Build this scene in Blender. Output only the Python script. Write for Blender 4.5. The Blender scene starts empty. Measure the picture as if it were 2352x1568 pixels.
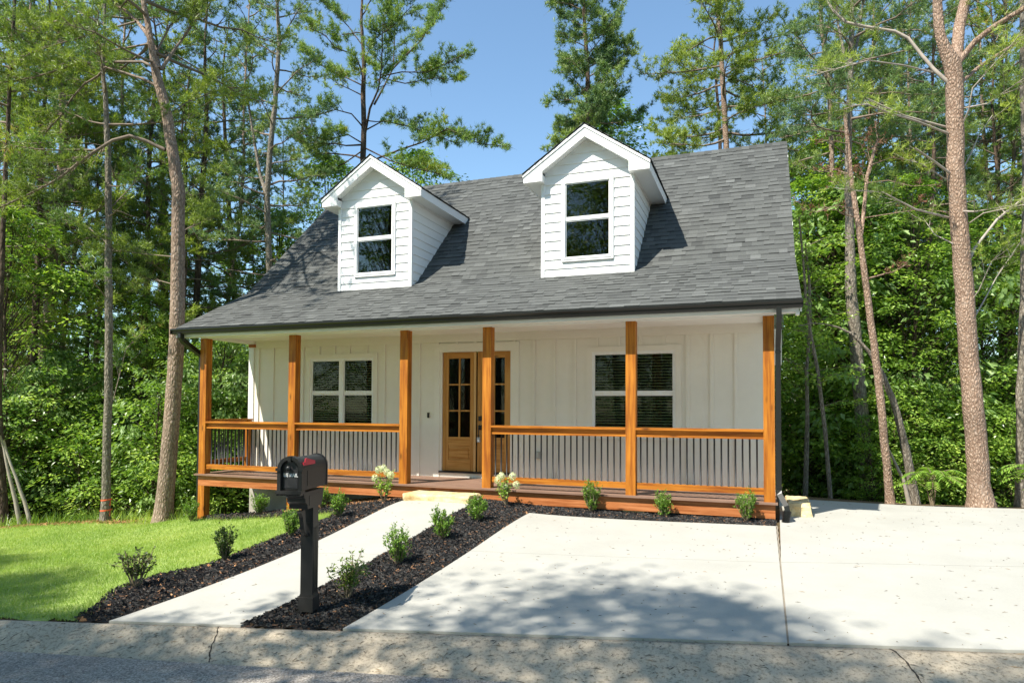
import bpy, math, random
import numpy as np
from mathutils import Vector, Matrix
R=random.Random(11); rng=np.random.default_rng(11)
S=bpy.context.scene; COL=S.collection
# ---------------------------------------------------------------- camera
cam=bpy.data.cameras.new('camera'); co=bpy.data.objects.new('camera',cam); COL.objects.link(co); S.camera=co
ya_,pi_,ro_=math.radians(20.501),math.radians(1.701),math.radians(.29)
_f=Vector((-math.sin(ya_)*math.cos(pi_),math.cos(ya_)*math.cos(pi_),math.sin(pi_)))
_r=Vector((math.cos(ya_),math.sin(ya_),0)); _u=_r.cross(_f)
_r2=_r*math.cos(ro_)+_u*math.sin(ro_); _u2=-_r*math.sin(ro_)+_u*math.cos(ro_)
M=Matrix((_r2,_u2,-_f)).transposed().to_4x4(); M.translation=Vector((8.404,-9.413,1.209)); co.matrix_world=M
cam.sensor_width=36; cam.lens=1542.1/2352*36; cam.shift_y=.0455; cam.clip_end=2000; cam.clip_start=.05
# ---------------------------------------------------------------- sky, sun, exposure
SUN=Vector((-.6,-1,1.56)).normalized()
W=bpy.data.worlds.new('World'); S.world=W; W.use_nodes=True
nt=W.node_tree; bg=nt.nodes['Background']
sky=nt.nodes.new('ShaderNodeTexSky'); sky.sky_type='NISHITA'; sky.sun_disc=False
sky.sun_elevation=math.asin(SUN.z); sky.sun_rotation=math.atan2(SUN.x,SUN.y); sky.air_density=1.0; sky.dust_density=.35; sky.ozone_density=1.2
tint=nt.nodes.new('ShaderNodeMix'); tint.data_type='RGBA'; tint.blend_type='MULTIPLY'; tint.inputs[0].default_value=1; tint.inputs[7].default_value=(.90,1.02,1.01,1)
nt.links.new(sky.outputs[0],tint.inputs[6]); nt.links.new(tint.outputs[2],bg.inputs[0]); bg.inputs[1].default_value=.13
sl=bpy.data.lights.new('sun','SUN'); sl.energy=5.0; sl.angle=math.radians(.55); sl.color=(1,.945,.84)
so=bpy.data.objects.new('sun',sl); COL.objects.link(so); so.rotation_euler=SUN.to_track_quat('Z','Y').to_euler(); so.location=(-10,-20,30)
S.render.engine='CYCLES'
S.view_settings.view_transform='Standard'; S.view_settings.look='None'; S.view_settings.exposure=.9; S.view_settings.gamma=1
S.cycles.max_bounces=8; S.cycles.transparent_max_bounces=16; S.cycles.diffuse_bounces=3; S.cycles.glossy_bounces=3; S.cycles.transmission_bounces=4
# ---------------------------------------------------------------- terrain heights
CTL = [(-1.16,0,-.80),(.8,0,-.57),(2.2,-.1,-.38),(2.97,-.3,-.27),(3.4,-.5,-.21),(4.5,-.5,-.21),(5.4,-.45,-.27),
 (8.5,-.3,-.27),(12,-.3,-.27),(8.9,2.6,-.27),(13,2.8,-.28),(16,2.5,-.35),(-1.15,1.27,-.92),(.8,1.27,-.62),(4,1.3,-.3),
 (8,1.3,-.27),(-2.24,.24,-1.01),(-3.54,.08,-1.04),(-5.08,-.28,-1.15),(-5.48,-.21,-1.21),(0,-3,-.79),(-.8,-1.1,-.885),(-2.4,-1.3,-.99),(-3.9,-1.6,-1.06),(.9,-1.2,-.70),(-4,-4,-.95),(-9,-4,-1.2),
 (-9.8,3.1,-2.0),(-10,9,-3),(-20,25,-5),(-25,0,-3),(4,12,-1.6),(4,26,-3.2),(10.5,6.9,-.78),(10.5,3.8,-.42),(12.5,4.5,-.45),
 (11.5,2.9,-.31),(12.7,9.8,-1.2),(9.2,5.9,-.6),(20,8,-1.2),(22,22,-2.6),(24,0,-.6),
 (5,-2.5,-.38),(8.5,-2.3,-.345),(10.8,-1.5,-.33)]
def yc(x): return -5.62+(x-2.456)*.2144          # back edge of the kerb
def ya(x): return -5.92+(x-2.86)*.167            # edge of the asphalt
def zc(x): return -.58+(np.clip(x,-14,18)-2.456)*.0225
for _x in (-14,-8,-2,2.46,3.43,4.9,6.9,8.55,10,12,16,20): CTL.append((_x,yc(_x),zc(_x)))
CTL=np.array(CTL,float)
def _phi(r2): return np.where(r2>1e-9,.5*r2*np.log(np.maximum(r2,1e-9)),0)
_n=len(CTL);_A=np.zeros((_n+3,_n+3));_d=CTL[:,None,:2]-CTL[None,:,:2]
_A[:_n,:_n]=_phi((_d**2).sum(2))+np.eye(_n)*.02
_A[:_n,_n]=1;_A[:_n,_n+1:]=CTL[:,:2];_A[_n,:_n]=1;_A[_n+1:,:_n]=CTL[:,:2].T
_w=np.linalg.solve(_A,np.concatenate([CTL[:,2],[0,0,0]]))
def G(x,y):
    x=np.atleast_1d(np.asarray(x,float));y=np.atleast_1d(np.asarray(y,float))
    x,y=np.broadcast_arrays(x,y);sh=x.shape;x=x.ravel();y=y.ravel()
    cx=np.clip(x,-26,25);cy=np.clip(y,-9,27)
    r2=(cx[:,None]-CTL[None,:,0])**2+(cy[:,None]-CTL[None,:,1])**2
    z=_phi(r2)@_w[:_n]+_w[_n]+_w[_n+1]*cx+_w[_n+2]*cy
    s=(yc(x)-y)/.16                                # beyond the kerb: bed under the street
    k=np.clip(s,0,1);z=z*(1-k)+(zc(x)-.2)*k
    k=np.clip((yc(x)-y-5.75)/.6,0,1);z=z+k*.22
    return z.reshape(sh)
def g(x,y): return float(G(x,y)[0])
# ---------------------------------------------------------------- mesh helpers
class MB:
    def __init__(s): s.V=[];s.F=[];s.A=[];s.n=0
    def add(s,v,f,a=.5):
        v=np.asarray(v,np.float32).reshape(-1,3); f=np.asarray(f,np.int64)
        s.V.append(v); s.F.append(f+s.n); s.n+=len(v)
        s.A.append(np.full(len(f),a,np.float32) if np.isscalar(a) else np.asarray(a,np.float32))
        return s
    def box(s,x0,x1,y0,y1,z0,z1,a=.5):
        v=[(x,y,z) for z in (z0,z1) for y in (y0,y1) for x in (x0,x1)]
        return s.add(v,[(0,2,3,1),(4,5,7,6),(0,1,5,4),(2,6,7,3),(0,4,6,2),(1,3,7,5)],a)
    def prism(s,poly,y0,y1,a=.5):       # poly of (x,z), extruded along y
        n=len(poly); v=[(x,y0,z) for x,z in poly]+[(x,y1,z) for x,z in poly]
        s.add(v,[(i,(i+1)%n,(i+1)%n+n,i+n) for i in range(n)],a)
        s.F.append(np.array([list(range(n))])+s.n-2*n); s.A.append(np.full(1,a,np.float32))
        s.F.append(np.array([list(range(2*n-1,n-1,-1))])+s.n-2*n); s.A.append(np.full(1,a,np.float32)); return s
    def tube(s,pts,rad,k=8,a=.5,cap=True):
        P=np.asarray(pts,float); r=np.asarray(rad,float)
        T=np.gradient(P,axis=0); T/=np.linalg.norm(T,axis=1)[:,None]+1e-9
        ref=np.array([0,0,1.]) if abs(T[0,2])<.8 else np.array([1.,0,0])
        U=np.cross(T,ref); U/=np.linalg.norm(U,axis=1)[:,None]+1e-9; Wv=np.cross(T,U)
        an=np.arange(k)*2*np.pi/k
        ring=(U[:,None]*np.cos(an)[None,:,None]+Wv[:,None]*np.sin(an)[None,:,None])*r[:,None,None]+P[:,None]
        n=len(P); i=np.arange(n-1)[:,None]*k; j=np.arange(k)[None]; j2=(j+1)%k
        f=np.stack([i+j,i+j2,i+k+j2,i+k+j],-1).reshape(-1,4)
        s.add(ring.reshape(-1,3),f,a)
        if cap:
            for q,o in ((0,1),(n-1,-1)):
                idx=np.arange(k)+q*k; s.F.append((idx[::o][None])+s.n-n*k); s.A.append(np.full(1,a,np.float32))
        return s
    def xf(s,M3,t):
        M3=np.array(M3,float); s.V=[v@M3.T+np.array(t) for v in s.V]; return s
def wp(o):
    p=Vector((0,0,0))
    while o is not None: p+=o.location; o=o.parent
    return p
def build(name,mb,mat,parent=None,smooth=False,loc=None,local=False,**kw):
    me=bpy.data.meshes.new(name)
    V=np.concatenate(mb.V) if mb.V else np.zeros((0,3))
    off=wp(parent) if parent is not None else (Vector(loc) if loc is not None else Vector((0,0,0)))
    if not local: V=V-np.array(off,np.float32)
    lt=np.concatenate([np.full(len(f),f.shape[1]) for f in mb.F]).astype(np.int32)
    L=np.concatenate([f.ravel() for f in mb.F]).astype(np.int32)
    ls=np.concatenate([[0],np.cumsum(lt)[:-1]]).astype(np.int32)
    me.vertices.add(len(V)); me.vertices.foreach_set('co',V.astype(np.float32).ravel())
    me.loops.add(len(L)); me.loops.foreach_set('vertex_index',L)
    me.polygons.add(len(lt)); me.polygons.foreach_set('loop_start',ls); me.polygons.foreach_set('loop_total',lt)
    at=me.attributes.new('v','FLOAT','FACE'); at.data.foreach_set('value',np.concatenate(mb.A).astype(np.float32))
    me.update(calc_edges=True)
    me.polygons.foreach_set('use_smooth',np.full(len(lt),bool(smooth)))
    if isinstance(mat,(list,tuple)):
        for m in mat: me.materials.append(m)
    else: me.materials.append(mat)
    o=bpy.data.objects.new(name,me); COL.objects.link(o)
    if parent is not None: o.parent=parent
    if loc is not None and parent is None: o.location=loc
    for k_,v_ in kw.items(): o[k_]=v_
    return o
def thing(name,label,cat,loc,rz=0,group=None):
    o=bpy.data.objects.new(name,None); COL.objects.link(o); o.location=loc; o.rotation_euler=(0,0,rz); o.empty_display_size=.2
    o['label']=label; o['category']=cat
    if group: o['group']=group
    return o
def copy_tree(o,loc,rz=0,sc=1,label=None,group=None,cat=None):
    c=o.copy(); COL.objects.link(c); c.location=loc; c.rotation_euler=(0,0,rz); c.scale=(sc,sc,sc)
    if label: c['label']=label
    if group: c['group']=group
    if cat: c['category']=cat
    for ch in list(o.children):
        d=ch.copy(); COL.objects.link(d); d.parent=c
    return c
# ---------------------------------------------------------------- materials
def nodes(name):
    m=bpy.data.materials.new(name); m.use_nodes=True; n=m.node_tree; b=n.nodes['Principled BSDF']; return m,n,b
def N(n,t,**k):
    x=n.nodes.new('ShaderNode'+t)
    for a,v in k.items():
        if a in x.inputs.keys(): x.inputs[a].default_value=v
        else: setattr(x,a,v)
    return x
def ramp(n,fac,stops):
    r=N(n,'ValToRGB'); e=r.color_ramp.elements
    while len(e)<len(stops): e.new(.5)
    for i,(p,c) in enumerate(stops): e[i].position=p; e[i].color=(*c,1) if len(c)==3 else c
    n.links.new(fac,r.inputs[0]); return r.outputs[0]
def mapping(n,scale,coord='Object'):
    t=N(n,'TexCoord'); mp=N(n,'Mapping'); mp.inputs['Scale'].default_value=scale; n.links.new(t.outputs[coord],mp.inputs[0]); return mp.outputs[0]
def noise(n,vec,scale,detail=4,rough=.55,out=0):
    t=N(n,'TexNoise'); t.inputs['Scale'].default_value=scale; t.inputs['Detail'].default_value=detail; t.inputs['Roughness'].default_value=rough
    n.links.new(vec,t.inputs['Vector']); return t.outputs[out]
def mixc(n,f,a,b,mode='MIX'):
    x=N(n,'Mix'); x.data_type='RGBA'; x.blend_type=mode
    for s,i in ((f,0),(a,6),(b,7)):
        if hasattr(s,'links'): n.links.new(s,x.inputs[i])
        elif i==0: x.inputs[0].default_value=s
        else: x.inputs[i].default_value=(*s,1)
    return x.outputs[2]
def bump(n,b,h,st=.3,dist=.01):
    x=N(n,'Bump'); x.inputs['Strength'].default_value=st; x.inputs['Distance'].default_value=dist
    n.links.new(h,x.inputs['Height']); n.links.new(x.outputs[0],b.inputs['Normal'])
def attr(n): return N(n,'Attribute',attribute_name='v').outputs['Fac']
def plain(name,c,rough=.5,metal=0,nz=0,spec=None):
    m,n,b=nodes(name); b.inputs['Roughness'].default_value=rough; b.inputs['Metallic'].default_value=metal
    v=mapping(n,(1,1,1)); f=noise(n,v,9,5)
    k=nz or .06
    n.links.new(ramp(n,f,[(.25,tuple(x*(1-k) for x in c)),(.75,tuple(min(1,x*(1+k)) for x in c))]),b.inputs['Base Color'])
    return m
def wood(name,axis,c1,c2,c3):
    m,n,b=nodes(name); sc=[26,26,26]; sc['xyz'.index(axis)]=1.3
    v=mapping(n,sc); f=noise(n,v,1,6,.6)
    v2=mapping(n,(1.5,1.5,1.5)); f2=noise(n,v2,1.1,3)
    f2=ramp(n,f2,[(.38,(0,0,0)),(.62,(1,1,1))]); c=mixc(n,f2,ramp(n,f,[(.38,c1),(.55,c2)]),ramp(n,f,[(.40,tuple(.5*(p+q) for p,q in zip(c1,c2))),(.6,c3)]))
    # knots
    kv=[7,7,7]; kv['xyz'.index(axis)]=2.2
    vo=N(n,'TexVoronoi'); vo.inputs['Scale'].default_value=1; n.links.new(mapping(n,kv),vo.inputs['Vector'])
    k=ramp(n,vo.outputs['Distance'],[(.05,(.35,.35,.35)),(.16,(1,1,1))])
    c=mixc(n,1.0,c,k,'MULTIPLY'); n.links.new(c,b.inputs['Base Color']); b.inputs['Roughness'].default_value=.55
    b.inputs['Specular IOR Level'].default_value=.3
    bump(n,b,f,.25,.003); return m
CED=((.21,.052,.004),(.40,.135,.010),(.52,.195,.020))
WX=wood('cedar_x','x',*CED); WY=wood('cedar_y','y',*CED); WZ=wood('cedar_z','z',*CED)
SKW=wood('cedar_skirt','x',(.27,.075,.018),(.42,.145,.045),(.52,.20,.075))
PAINT=plain('white_siding_paint',(.79,.75,.66),.55,nz=.02)
TRIM=plain('white_trim_paint',(.84,.84,.82),.45,nz=.015)
BLK=plain('black_metal',(.008,.008,.009),.55)
GUT=plain('black_gutter',(.011,.011,.010),.34)
MBX=plain('black_mailbox_plastic',(.019,.018,.017),.42,nz=.1)
RED=plain('red_flag',(.55,.03,.05),.4)
WHT=plain('white_lettering',(.9,.9,.9),.5)
DARK=plain('painted_room_shade',(.006,.006,.006),.9)  # near-black colour stands in for the shade of unlit rooms
BLIND=plain('blind_slats',(.75,.78,.52),.6)
STONE,n_,b_=nodes('tan_sandstone'); v_=mapping(n_,(1,1,1)); f_=noise(n_,v_,7,6,.6)
n_.links.new(ramp(n_,f_,[(.3,(.42,.27,.10)),(.5,(.60,.47,.25)),(.72,(.68,.58,.38))]),b_.inputs['Base Color']); b_.inputs['Roughness'].default_value=.85; bump(n_,b_,noise(n_,v_,18,6),.6,.02)
def concrete(name,c,dk,sc=1.,bp=.15,spk=0):
    m,n,b=nodes(name); v=mapping(n,(1,1,1)); f=noise(n,v,1.3*sc,6,.6); f2=noise(n,v,60,4,.6)
    col=ramp(n,f,[(.3,dk),(.65,c)]); col=mixc(n,.25,col,ramp(n,f2,[(.3,(.75,.75,.75)),(.6,(1,1,1))]),'MULTIPLY')
    if spk:
        vo=noise(n,mapping(n,(1,1,1)),38,5,.75); col=mixc(n,1,col,ramp(n,vo,[(.38,(spk,spk,spk*.96)),(.50,(1,1,1))]),'MULTIPLY'); bump(n,b,vo,.7,.012)
    else: bump(n,b,f2,bp,.004)
    n.links.new(col,b.inputs['Base Color']); b.inputs['Roughness'].default_value=.85; b.inputs['Specular IOR Level'].default_value=.2; return m
CONC=concrete('driveway_concrete',(.405,.395,.355),(.355,.347,.31))
FOUND=concrete('foundation_concrete',(.46,.44,.38),(.33,.31,.27))
KERB=concrete('kerb_concrete',(.50,.425,.32),(.40,.335,.25),2.,spk=.52)
m,n,b=nodes('old_asphalt'); v=mapping(n,(1,1,1)); vo=N(n,'TexVoronoi'); vo.inputs['Scale'].default_value=95; n.links.new(v,vo.inputs['Vector'])
col=ramp(n,vo.outputs['Color'],[(.1,(.16,.14,.12)),(.5,(.33,.295,.255)),(.95,(.55,.50,.44))])
cr=N(n,'TexVoronoi'); cr.feature='DISTANCE_TO_EDGE'; cr.inputs['Scale'].default_value=5.5
nzv=mixc(n,.12,v,noise(n,v,5,4,out=1)); n.links.new(nzv,cr.inputs['Vector'])
col=mixc(n,1,col,ramp(n,cr.outputs['Distance'],[(.0,(.55,.55,.55)),(.015,(1,1,1))]),'MULTIPLY')
col=mixc(n,.8,col,ramp(n,noise(n,v,1.2,4),[(.35,(.7,.7,.72)),(.7,(1.05,1.03,1))]),'MULTIPLY')
n.links.new(col,b.inputs['Base Color']); b.inputs['Roughness'].default_value=.9; bump(n,b,vo.outputs['Distance'],.8,.008); ASPH=m
def attrmat(name,stops,rough=.8,bs=0,spec=.3):
    m,n,b=nodes(name); c=ramp(n,attr(n),stops)
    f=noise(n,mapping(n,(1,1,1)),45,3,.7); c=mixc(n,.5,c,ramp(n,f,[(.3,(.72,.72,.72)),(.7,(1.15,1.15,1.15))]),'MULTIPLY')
    n.links.new(c,b.inputs['Base Color']); b.inputs['Roughness'].default_value=rough; b.inputs['Specular IOR Level'].default_value=spec
    if bs: bump(n,b,f,bs,.004)
    return m
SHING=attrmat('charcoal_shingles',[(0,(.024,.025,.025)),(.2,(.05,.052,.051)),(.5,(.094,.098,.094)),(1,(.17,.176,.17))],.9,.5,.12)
DECKM=wood('brown_decking','x',(.17,.10,.070),(.23,.14,.10),(.27,.17,.125))
MULCH=attrmat('black_mulch_chips',[(0,(.010,.010,.011)),(.6,(.032,.031,.031)),(.88,(.10,.095,.09)),(.95,(.13,.075,.05)),(1,(.30,.16,.085))],.75,0)
m,n,b=nodes('soil_under_mulch'); f=noise(n,mapping(n,(1,1,1)),22,5,.7)
n.links.new(ramp(n,f,[(.35,(.018,.016,.015)),(.55,(.045,.036,.03)),(.72,(.22,.09,.035))]),b.inputs['Base Color']); b.inputs['Roughness'].default_value=.95; bump(n,b,f,1,.03); BEDM=m
m,n,b=nodes('forest_floor'); f=noise(n,mapping(n,(1,1,1)),3.2,7,.7)
n.links.new(ramp(n,f,[(.3,(.05,.045,.015)),(.5,(.12,.075,.035)),(.7,(.24,.12,.05))]),b.inputs['Base Color']); b.inputs['Roughness'].default_value=.95; bump(n,b,f,1,.05); FLOORM=m
m,n,b=nodes('lawn_soil'); f=noise(n,mapping(n,(1,1,1)),9,6,.7)
n.links.new(ramp(n,f,[(.3,(.20,.28,.06)),(.6,(.28,.36,.09)),(.8,(.34,.36,.13))]),b.inputs['Base Color']); b.inputs['Roughness'].default_value=.95; LAWNM=m
def leafmat(name,stops,tr=.35,rough=.45,tcol=1.5):
    m,n,b=nodes(name); c=ramp(n,attr(n),stops); n.links.new(c,b.inputs['Base Color']); b.inputs['Roughness'].default_value=rough
    b.inputs['Specular IOR Level'].default_value=.5
    t=N(n,'BsdfTranslucent'); tc=mixc(n,1,c,(tcol,tcol*1.05,tcol*.45),'MULTIPLY'); n.links.new(tc,t.inputs[0])
    mx=N(n,'MixShader'); mx.inputs[0].default_value=tr; n.links.new(b.outputs[0],mx.inputs[1]); n.links.new(t.outputs[0],mx.inputs[2])
    n.links.new(mx.outputs[0],n.nodes['Material Output'].inputs[0]); return m
NEED=leafmat('pine_needles',[(0,(0.075,0.134,0.041)),(.5,(0.162,0.257,0.055)),(.92,(0.323,0.423,0.075)),(1,(0.431,0.268,0.094))],.3,.5)
NEEDY=leafmat('pine_needles_yellowish',[(0,(0.105,0.159,0.031)),(.5,(0.221,0.299,0.048)),(1,(0.398,0.467,0.079))],.3,.5)
NEEDB=leafmat('pine_needles_bluish',[(0,(0.072,0.132,0.060)),(.5,(0.146,0.241,0.082)),(1,(0.323,0.396,0.098))],.25,.5)
DEADN=leafmat('dead_needles',[(0,(.12,.05,.03)),(1,(.28,.13,.08))],.2,.7)
LEAF=leafmat('broad_leaves',[(0,(.06,.125,.022)),(.5,(.20,.335,.052)),(.8,(.37,.51,.09)),(1,(.56,.68,.17))],.38,.33)
LEAFP=leafmat('pale_leaves',[(0,(0.105,0.180,0.045)),(.55,(0.225,0.345,0.105)),(1,(0.450,0.570,0.225))],.35,.35)
BOX=leafmat('boxwood_leaves',[(0,(0.066,0.141,0.022)),(.6,(0.165,0.297,0.041)),(1,(0.331,0.496,0.083))],.3,.35)
GRASS=leafmat('grass_blades',[(0,(.18,.30,.045)),(.6,(.32,.44,.085)),(1,(.50,.55,.18))],.35,.55,1.2)
PETAL=leafmat('hydrangea_petals',[(0,(.62,.68,.36)),(1,(.85,.86,.66))],.3,.6,1.0)
def bark(name,c1,c2,c3,sx=16,sz=6):
    m,n,b=nodes(name); v=mapping(n,(sx,sx,sz)); d=mixc(n,.75,v,noise(n,v,.7,5,out=1),'ADD')
    vo=N(n,'TexVoronoi'); vo.feature='DISTANCE_TO_EDGE'; vo.inputs['Scale'].default_value=1; n.links.new(d,vo.inputs['Vector'])
    f=noise(n,v,1.2,6,.65); col=ramp(n,f,[(.28,c1),(.5,c2),(.72,c3)])
    col=mixc(n,.6,col,ramp(n,vo.outputs['Distance'],[(0,(.35,.3,.28)),(.20,(1,1,1))]),'MULTIPLY')
    col=mixc(n,.6,col,ramp(n,noise(n,mapping(n,(1,1,1)),1.1,3),[(.35,(.62,.62,.62)),(.65,(1.15,1.12,1.1))]),'MULTIPLY')
    n.links.new(col,b.inputs['Base Color']); b.inputs['Roughness'].default_value=.9; b.inputs['Specular IOR Level'].default_value=.15
    bump(n,b,vo.outputs['Distance'],1.,.03); return m
BARKP=bark('pine_bark_pinkish',(.21,.145,.105),(.37,.275,.21),(.52,.42,.34),24,9)
BARKR=bark('pine_bark_reddish',(.22,.135,.095),(.40,.285,.21),(.54,.43,.35),30,15)
BARKD=bark('bark_dark',(.06,.045,.036),(.12,.088,.066),(.22,.16,.12))
BARKG=bark('bark_grey',(.14,.12,.095),(.26,.23,.185),(.40,.36,.30),22,9)
BRANCH=plain('branch_wood',(.19,.145,.11),.9,nz=.35)
BRLIGHT=plain('dead_branch_wood',(.36,.31,.26),.9,nz=.25)
STEM=plain('shrub_stems',(.22,.17,.11),.9,nz=.2)
m,n,b=nodes('window_glass'); n.nodes.remove(b); fr=N(n,'Fresnel'); fr.inputs[0].default_value=1.27
tr=N(n,'BsdfTransparent'); tr.inputs[0].default_value=(.72,.75,.70,1); gl=N(n,'BsdfAnisotropic' if False else 'BsdfGlossy'); gl.inputs['Roughness'].default_value=.015
mx=N(n,'MixShader'); n.links.new(fr.outputs[0],mx.inputs[0]); n.links.new(tr.outputs[0],mx.inputs[1]); n.links.new(gl.outputs[0],mx.inputs[2]); n.links.new(mx.outputs[0],n.nodes['Material Output'].inputs[0]); GLASS=m
GLASSD=m.copy(); GLASSD.name='dormer_glass'; [setattr(x.inputs[0],'default_value',1.6) for x in GLASSD.node_tree.nodes if x.type=='FRESNEL']
DOORV=wood('fir_door_vertical','z',(.36,.15,.028),(.49,.235,.055),(.56,.30,.085)); DOORH=wood('fir_door_horizontal','x',(.36,.15,.028),(.49,.235,.055),(.56,.30,.085))
# ---------------------------------------------------------------- ground, street, slabs
def sheet(xs,ys,zf,name,mat,kind='structure',**kw):
    X,Y=np.meshgrid(xs,ys); Z=zf(X,Y); nx,ny=len(xs),len(ys)
    v=np.stack([X,Y,Z],-1).reshape(-1,3); i=np.arange(ny-1)[:,None]*nx; j=np.arange(nx-1)[None]
    f=np.stack([i+j,i+j+1,i+nx+j+1,i+nx+j],-1).reshape(-1,4)
    return build(name,MB().add(v,f),mat,smooth=True,kind=kind,**kw)
def warp(c,fine,half,far,n2):
    a=np.arange(c-half,c+half+1e-6,fine); t=np.linspace(0,1,n2+1)[1:]; e=half+(far-half)*t**2.6
    return np.concatenate([(c-e)[::-1],a,c+e])
def gz(X,Y):
    Z=G(X,Y); rg=np.random.default_rng(3)
    d=np.hypot(X-4,Y-2); k=np.clip((d-13)/8,0,1)
    return Z+k*.25*(np.sin(X*.9+Y*.4)*np.cos(Y*.7-X*.3))-np.clip((d-60)/400,0,1)*6
sheet(warp(3.5,.22,12,900,26),warp(-1,.22,10.5,900,26),gz,'ground',FLOORM)
xs=np.concatenate([np.linspace(-60,-12,14),np.linspace(-11,22,100),np.linspace(24,70,12)])
def strip(rows,name,mat,kind='structure'):
    v=np.concatenate([np.stack([xs,fy(xs),fz(xs)],-1) for fy,fz in rows]); nx=len(xs)
    i=np.arange(len(rows)-1)[:,None]*nx; j=np.arange(nx-1)[None]
    f=np.stack([i+j,i+nx+j,i+nx+j+1,i+j+1],-1).reshape(-1,4)
    return build(name,MB().add(v,f),mat,smooth=True,kind=kind)
L_=lambda t:(lambda x:yc(x)*(1-t)+ya(x)*t)
strip([(lambda x:yc(x)+.0,lambda x:zc(x)-.15),(lambda x:yc(x)-.002,lambda x:zc(x)+.012),(L_(.12),lambda x:zc(x)+.016),(L_(.45),lambda x:zc(x)-.03),(L_(.8),lambda x:zc(x)-.088),(L_(1.),lambda x:zc(x)-.10),(lambda x:ya(x)-.05,lambda x:zc(x)-.14)],'kerb',KERB)
strip([(lambda x:ya(x)-.012,lambda x:zc(x)-.15),(lambda x:ya(x)-.014,lambda x:zc(x)-.094)]+[(lambda x,t=t:ya(x)-.02-t,lambda x,t=t:zc(x)-.09+.05*math.sin(t/5.2*math.pi)) for t in (0,.3,1,2,3,4,5,5.2)],'street',ASPH)
# cracks and joints of the kerb: thin gaps filled with dirt
JNT=plain('joint_dirt',(.045,.035,.025),.95)
def ribbon(pts,w,off,name,mat,zf,**kw):
    p=np.array(pts,float); t=np.gradient(p,axis=0); t/=np.linalg.norm(t,axis=1)[:,None]; nrm=np.stack([-t[:,1],t[:,0]],-1)
    w=np.asarray(w)*np.ones(len(p)); a=p+nrm*w[:,None]/2; b=p-nrm*w[:,None]/2
    v=np.concatenate([np.stack([q[:,0],q[:,1],zf(q[:,0],q[:,1])+off],-1) for q in (a,b)]); n=len(p)
    return MB().add(v,[(i,i+1,n+i+1,n+i) for i in range(n-1)])
def kz(x,y):
    t=np.clip((yc(x)-y)/(yc(x)-ya(x)),0,1.); return np.interp(t,[0,.12,.45,.8,1],[.012,.016,-.03,-.088,-.10])+zc(x)
mb=MB()
for (x0,y0),(x1,y1),w in (((4.37,-5.215),(4.66,-5.60),.009),((9.20,-4.18),(9.42,-4.86),.012),((-.3,yc(-.3)),(-.1,ya(-.1)),.009)):
    t=np.linspace(0,1,26); p=np.stack([x0+(x1-x0)*t+.012*np.sin(t*7)+.004*np.sin(t*31),y0+(y1-y0)*t],-1)
    r_=ribbon(p,w*(.5+rng.random(26)),.003,'',None,kz); mb.add(r_.V[0],r_.F[0])
build('kerb_cracks',mb,JNT,kind='structure')
SL=.03
def slab(name,c,n=(14,14),off=SL,mat=CONC):
    (x0,y0),(x1,y1),(x2,y2),(x3,y3)=c   # near-left, near-right, far-right, far-left
    u=np.linspace(0,1,n[0]); w=np.linspace(0,1,n[1]); U,Wv=np.meshgrid(u,w)
    X=(x0*(1-U)+x1*U)*(1-Wv)+(x3*(1-U)+x2*U)*Wv; Y=(y0*(1-U)+y1*U)*(1-Wv)+(y3*(1-U)+y2*U)*Wv
    Z=G(X,Y+1e-3*0+.0)+off; Z=np.where(Y<yc(X)+.17,np.maximum(Z,zc(X)+.02),Z)
    nx,ny=n; v=np.stack([X,Y,Z],-1).reshape(-1,3); i=np.arange(ny-1)[:,None]*nx; j=np.arange(nx-1)[None]
    mb=MB().add(v,np.stack([i+j,i+j+1,i+nx+j+1,i+nx+j],-1).reshape(-1,4))
    loop=np.concatenate([np.arange(nx),np.arange(1,ny)*nx+nx-1,(ny-1)*nx+np.arange(nx-2,-1,-1),np.arange(ny-2,0,-1)*nx])
    top=v[loop]; bot=top-[0,0,.1]; m=len(loop)
    mb.add(np.concatenate([top,bot]),[(k,m+k,m+(k+1)%m,(k+1)%m) for k in range(m)])
    return mb,name
def slabs(name,lst,**kw):
    a=MB()
    for c in lst:
        m_,_=slab(name,c); off=a.n
        for v_,f_,k_ in zip(m_.V,m_.F,m_.A): pass
        for idx,(v_,f_) in enumerate(zip(m_.V,m_.F)):
            a.V.append(v_); a.F.append(f_+off); a.A.append(m_.A[idx])
        a.n+=m_.n
    return build(name,a,CONC,kind='structure',**kw)
e=.004
slabs('driveway',[[(5.375,yc(5.375)+.004),(8.552,yc(8.552)+.004),(8.548,-2.20),(5.38,-2.62)],[(5.38,-2.62+.007),(8.548,-2.20+.007),(8.545,-.38),(5.36,-.56)]])
slabs('parking_pad',[[(8.566,yc(8.566)+.004),(14.5,yc(14.5)+.004),(14.5,-.45),(8.564,-2.17)],[(8.564,-2.162),(14.5,-.442),(14.5,2.98),(8.64,2.34)]])
slabs('walkway',[[(3.43,yc(3.43)+.004),(4.55,yc(4.55)+.004),(4.51,-3.0),(3.40,-3.14)],[(3.40,-3.133),(4.51,-2.993),(4.47,-.46),(3.30,-.44)]])
# dirt-filled expansion joint between the slabs
t=np.linspace(0,1,60); p=np.stack([8.558+.003*np.sin(t*80),-4.31+t*4.0],-1)
J2=plain('joint_grit',(.24,.205,.155),.95)
build('expansion_joint',ribbon(p,.016,.024,'',None,lambda x,y:G(x,y)),J2,kind='structure')
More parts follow.
